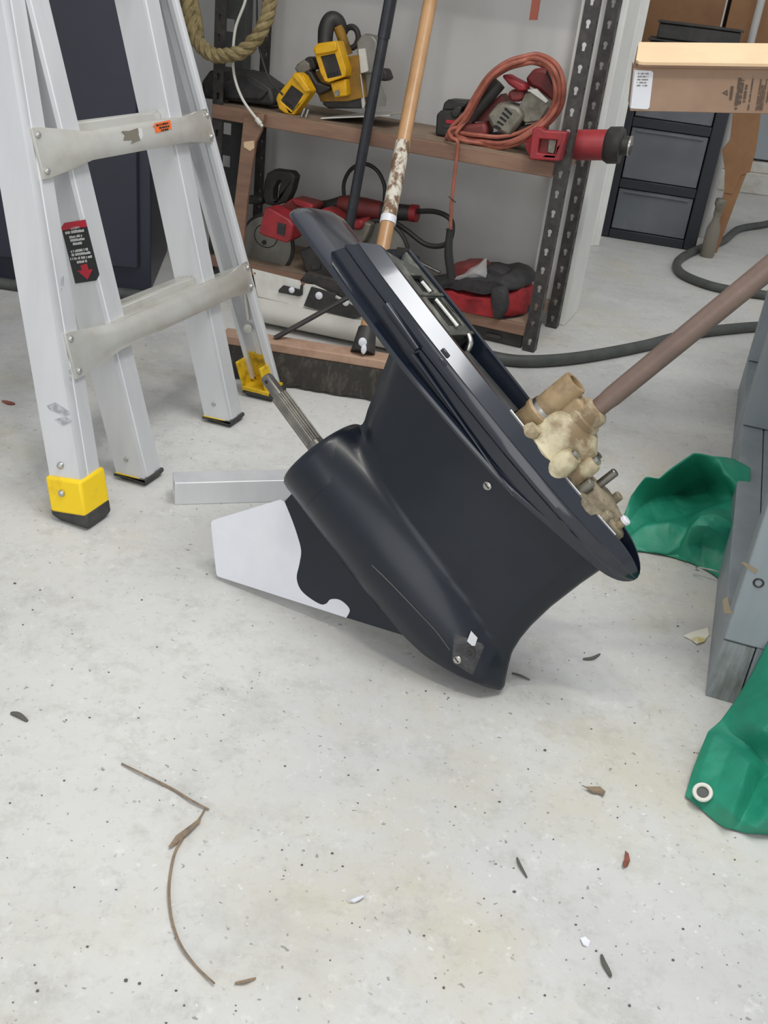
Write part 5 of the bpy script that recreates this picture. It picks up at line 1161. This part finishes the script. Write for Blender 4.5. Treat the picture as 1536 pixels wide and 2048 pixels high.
rows = [
    [up(1560, 1240, 0.13), up(1505, 1345, 0.075), up(1468, 1408, 0.05), up(1440, 1440, 0.036), up(1414, 1462, 0.03), up(1398, 1505, 0.02), up(1382, 1550, 0.01), up(1369, 1592, 0.003)],
    [up(1590, 1290, 0.12), up(1535, 1385, 0.085), up(1497, 1440, 0.06), up(1462, 1470, 0.034), up(1430, 1470, 0.034), up(1412, 1512, 0.026), up(1396, 1556, 0.016), up(1384, 1602, 0.003)],
    [up(1620, 1340, 0.12), up(1565, 1420, 0.095), up(1530, 1462, 0.07), up(1500, 1494, 0.034), up(1462, 1500, 0.034), up(1444, 1540, 0.03), up(1426, 1590, 0.02), up(1410, 1622, 0.003)],
    [up(1650, 1390, 0.10), up(1595, 1460, 0.08), up(1556, 1490, 0.055), up(1522, 1516, 0.03), up(1498, 1524, 0.05), up(1482, 1572, 0.045), up(1464, 1624, 0.03), up(1448, 1650, 0.004)],
    [up(1690, 1430, 0.08), up(1635, 1490, 0.065), up(1590, 1520, 0.04), up(1552, 1545, 0.022), up(1520, 1560, 0.02), up(1500, 1596, 0.02), up(1484, 1640, 0.014), up(1468, 1660, 0.002)],
    [up(1730, 1470, 0.06), up(1690, 1520, 0.06), up(1640, 1555, 0.06), up(1600, 1580, 0.05), up(1562, 1600, 0.045), up(1540, 1630, 0.035), up(1516, 1656, 0.018), up(1500, 1669, 0.001)],
    [up(1790, 1510, 0.05), up(1760, 1550, 0.04), up(1720, 1590, 0.03), up(1690, 1620, 0.025), up(1660, 1640, 0.02), up(1630, 1656, 0.015), up(1610, 1668, 0.008), up(1590, 1676, 0.0)],
]
rows = [[GF @ V((0.13+0.07*k, -0.015-0.01*k, 0.40-0.015*k)), GF @ V((0.125+0.06*k, -0.02-0.025*k, 0.26-0.012*k))] + r for k, r in enumerate(rows)]
tp2 = thing('tarpaulin', 'bright green tarpaulin corner with a metal eyelet in front of the bench', 'tarpaulin', ground(1500, 1640))
sheet('tarp', rows, '', 0.0028, 5.0).build('sheet', M['tarp'], tp2, solid=0.0012, ang=70)
ec = ground(1405, 1587, 0.017); en = (cam_pos-ec).normalized()*0.4+V((-0.2, -0.25, 0.75)); en.normalize()
mb = MB(); aa = en.orthogonal().normalized(); bb_ = en.cross(aa)
mb.tube([ec+en*0.004+(aa*math.cos(t)+bb_*math.sin(t))*0.0088 for t in [2*math.pi*i/28 for i in range(28)]], 0.0024, 8, closed=True); mb.build('eyelet_ring', M['wcable'], tp2)
mb = MB(); mb.lathe(ec+en*0.001, en, [(0, 0.0075), (0.002, 0.0075), (0.002, 0)], 20); mb.build('eyelet_hole', M['hose'], tp2, fixn=True)

# ---------------------------------------------------------------- small things on the floor
def twig(pts, r, name, label, cat, mt='leaf', group=None, sq=0.5):
    P = spline([ground(px, py, 0.0015+0.0015*(i % 2)) for i, (px, py) in enumerate(pts)], 6); N = len(P)
    rr = [r*(0.35+0.65*math.sin(math.pi*(0.08+0.86*k/(N-1)))) for k in range(N)]
    mb = MB(); mb.tube(P, rr, 6); return tag(mb.build(name, M[mt], fixn=True), label, cat, group)
stem = thing('grass_stem', 'long dry bent grass stem on the floor at the lower left', 'dry stem', ground(380, 1700))
for pts, r in (([(243, 1527), (290, 1550), (345, 1578), (385, 1602), (418, 1619)], 0.0013), ([(410, 1618), (398, 1638), (372, 1668), (352, 1700), (342, 1740), (338, 1785), (344, 1840), (362, 1890), (392, 1932), (429, 1967)], 0.0014)):
    P = spline([ground(px, py, 0.002+0.0015*(i % 2)) for i, (px, py) in enumerate(pts)], 6); mb = MB(); mb.tube(P, [r*(0.5+0.5*math.sin(math.pi*(0.1+0.8*k/(len(P)-1)))) for k in range(len(P))], 6); mb.build('stalk', M['leaf'], stem, fixn=True)
def leafmesh(pts, z, mt, name, label=None, parent=None, cat=None, th=0.0008):
    poly = [ground(px, py, z+0.0015*math.sin(i*1.7)) for i, (px, py) in enumerate(pts)]
    mb = MB(); mb.prism(poly, (0, 0, th)); o = mb.build(name, M[mt], parent, fixn=True)
    if label: tag(o, label, cat)
    return o
leafmesh([(337, 1694), (352, 1672), (385, 1648), (400, 1636), (402, 1642), (380, 1664), (356, 1686), (342, 1696)], 0.0035, 'leaf', 'leaf_blade', parent=stem)
leafmesh([(1163, 1571), (1172, 1574), (1186, 1574), (1200, 1574), (1211, 1584), (1207, 1591), (1198, 1588), (1188, 1587), (1182, 1582)], 0.003, 'leaf', 'dry_leaf', 'dry tan leaf on the floor left of the eyelet tarpaulin', None, 'leaf')
leafmesh([(1250, 1702), (1257, 1708), (1260, 1722), (1255, 1733), (1247, 1734), (1245, 1726), (1249, 1718)], 0.003, 'rleaf', 'dry_leaf', 'small reddish brown leaf on the floor below the tan leaf', None, 'leaf')
leafmesh([(1367, 1272), (1385, 1264), (1415, 1256), (1418, 1270), (1408, 1284), (1394, 1288), (1382, 1280)], 0.002, 'paper', 'paper_scrap', 'torn pale paper scrap on the floor beside the bench runner', None, 'paper')
leafmesh([(692, 1794), (700, 1802), (712, 1796), (722, 1792), (730, 1793), (720, 1800), (708, 1806), (698, 1803)], 0.002, 'primer', 'paint_chip', 'curled white paint chip on the floor at the lower centre', None, 'paint chip', 0.0015)
leafmesh([(1160, 1878), (1170, 1875), (1180, 1884), (1176, 1896), (1166, 1890)], 0.001, 'primer', 'paint_chip', 'white paint chip at the lower right above the dark twig', None, 'paint chip', 0.0015)
twig([(470, 1966), (490, 1963), (512, 1956)], 0.0015, 'twig', 'short brown twig on the floor right of the grass stem end', 'twig')
twig([(1203, 1910), (1208, 1925), (1218, 1945), (1222, 1952)], 0.0024, 'twig', 'dark short twig on the floor at the lower right', 'twig', 'grit')
twig([(22, 1426), (38, 1430), (55, 1442)], 0.003, 'twig', 'dark flat splinter on the floor near the left edge', 'twig', 'grit')
twig([(1034, 1715), (1040, 1730), (1054, 1755)], 0.0015, 'twig', 'thin dark splinter on the floor right of centre', 'twig', 'grit')
twig([(1024, 1346), (1040, 1351), (1060, 1360)], 0.0016, 'twig', 'thin dark splinter on the floor right of the gearcase nose', 'twig', 'grit')
twig([(5, 802), (18, 806), (30, 808)], 0.004, 'twig', 'dark leaf fragment on the floor left of the ladder foot', 'twig', 'rleaf')
twig([(1166, 1318), (1185, 1316), (1200, 1308)], 0.0022, 'twig', 'dark splinter on the floor between the gearcase nose and the bench', 'twig', 'grit')
# loose grit too fine to count
rnd = random.Random(11); mb = MB()
for i in range(170):
    px, py = rnd.uniform(-100, 1636), 1080+980*rnd.random()**0.7
    c = ground(px, py, 0.0004); r = rnd.uniform(0.0005, 0.0014)*(1.6 if rnd.random() < 0.08 else 1); a0 = rnd.uniform(0, 6); k = rnd.randint(4, 6); el = rnd.uniform(0.4, 1)
    mb.prism([c+V((r*math.cos(a0+2*math.pi*j/k), r*el*math.sin(a0+2*math.pi*j/k), 0)) for j in range(k)], (0, 0, r*0.5))
tag(mb.build('floor_grit', M['grit'], fixn=True), 'fine dark grit scattered over the floor', 'grit', kind='stuff')

P = spline([ground(px, py, z) for px, py, z in ((1398, 1142, 0.012), (1390, 1138, 0.014), (1396, 1135, 0.016), (1420, 1139, 0.02), (1446, 1146, 0.02))], 5)
mb = MB(); mb.tube(P, 0.0012, 6); tag(mb.build('wire_hook', M['steel'], fixn=True), 'thin bent wire lying on the crumpled tarpaulin by the bench', 'wire')
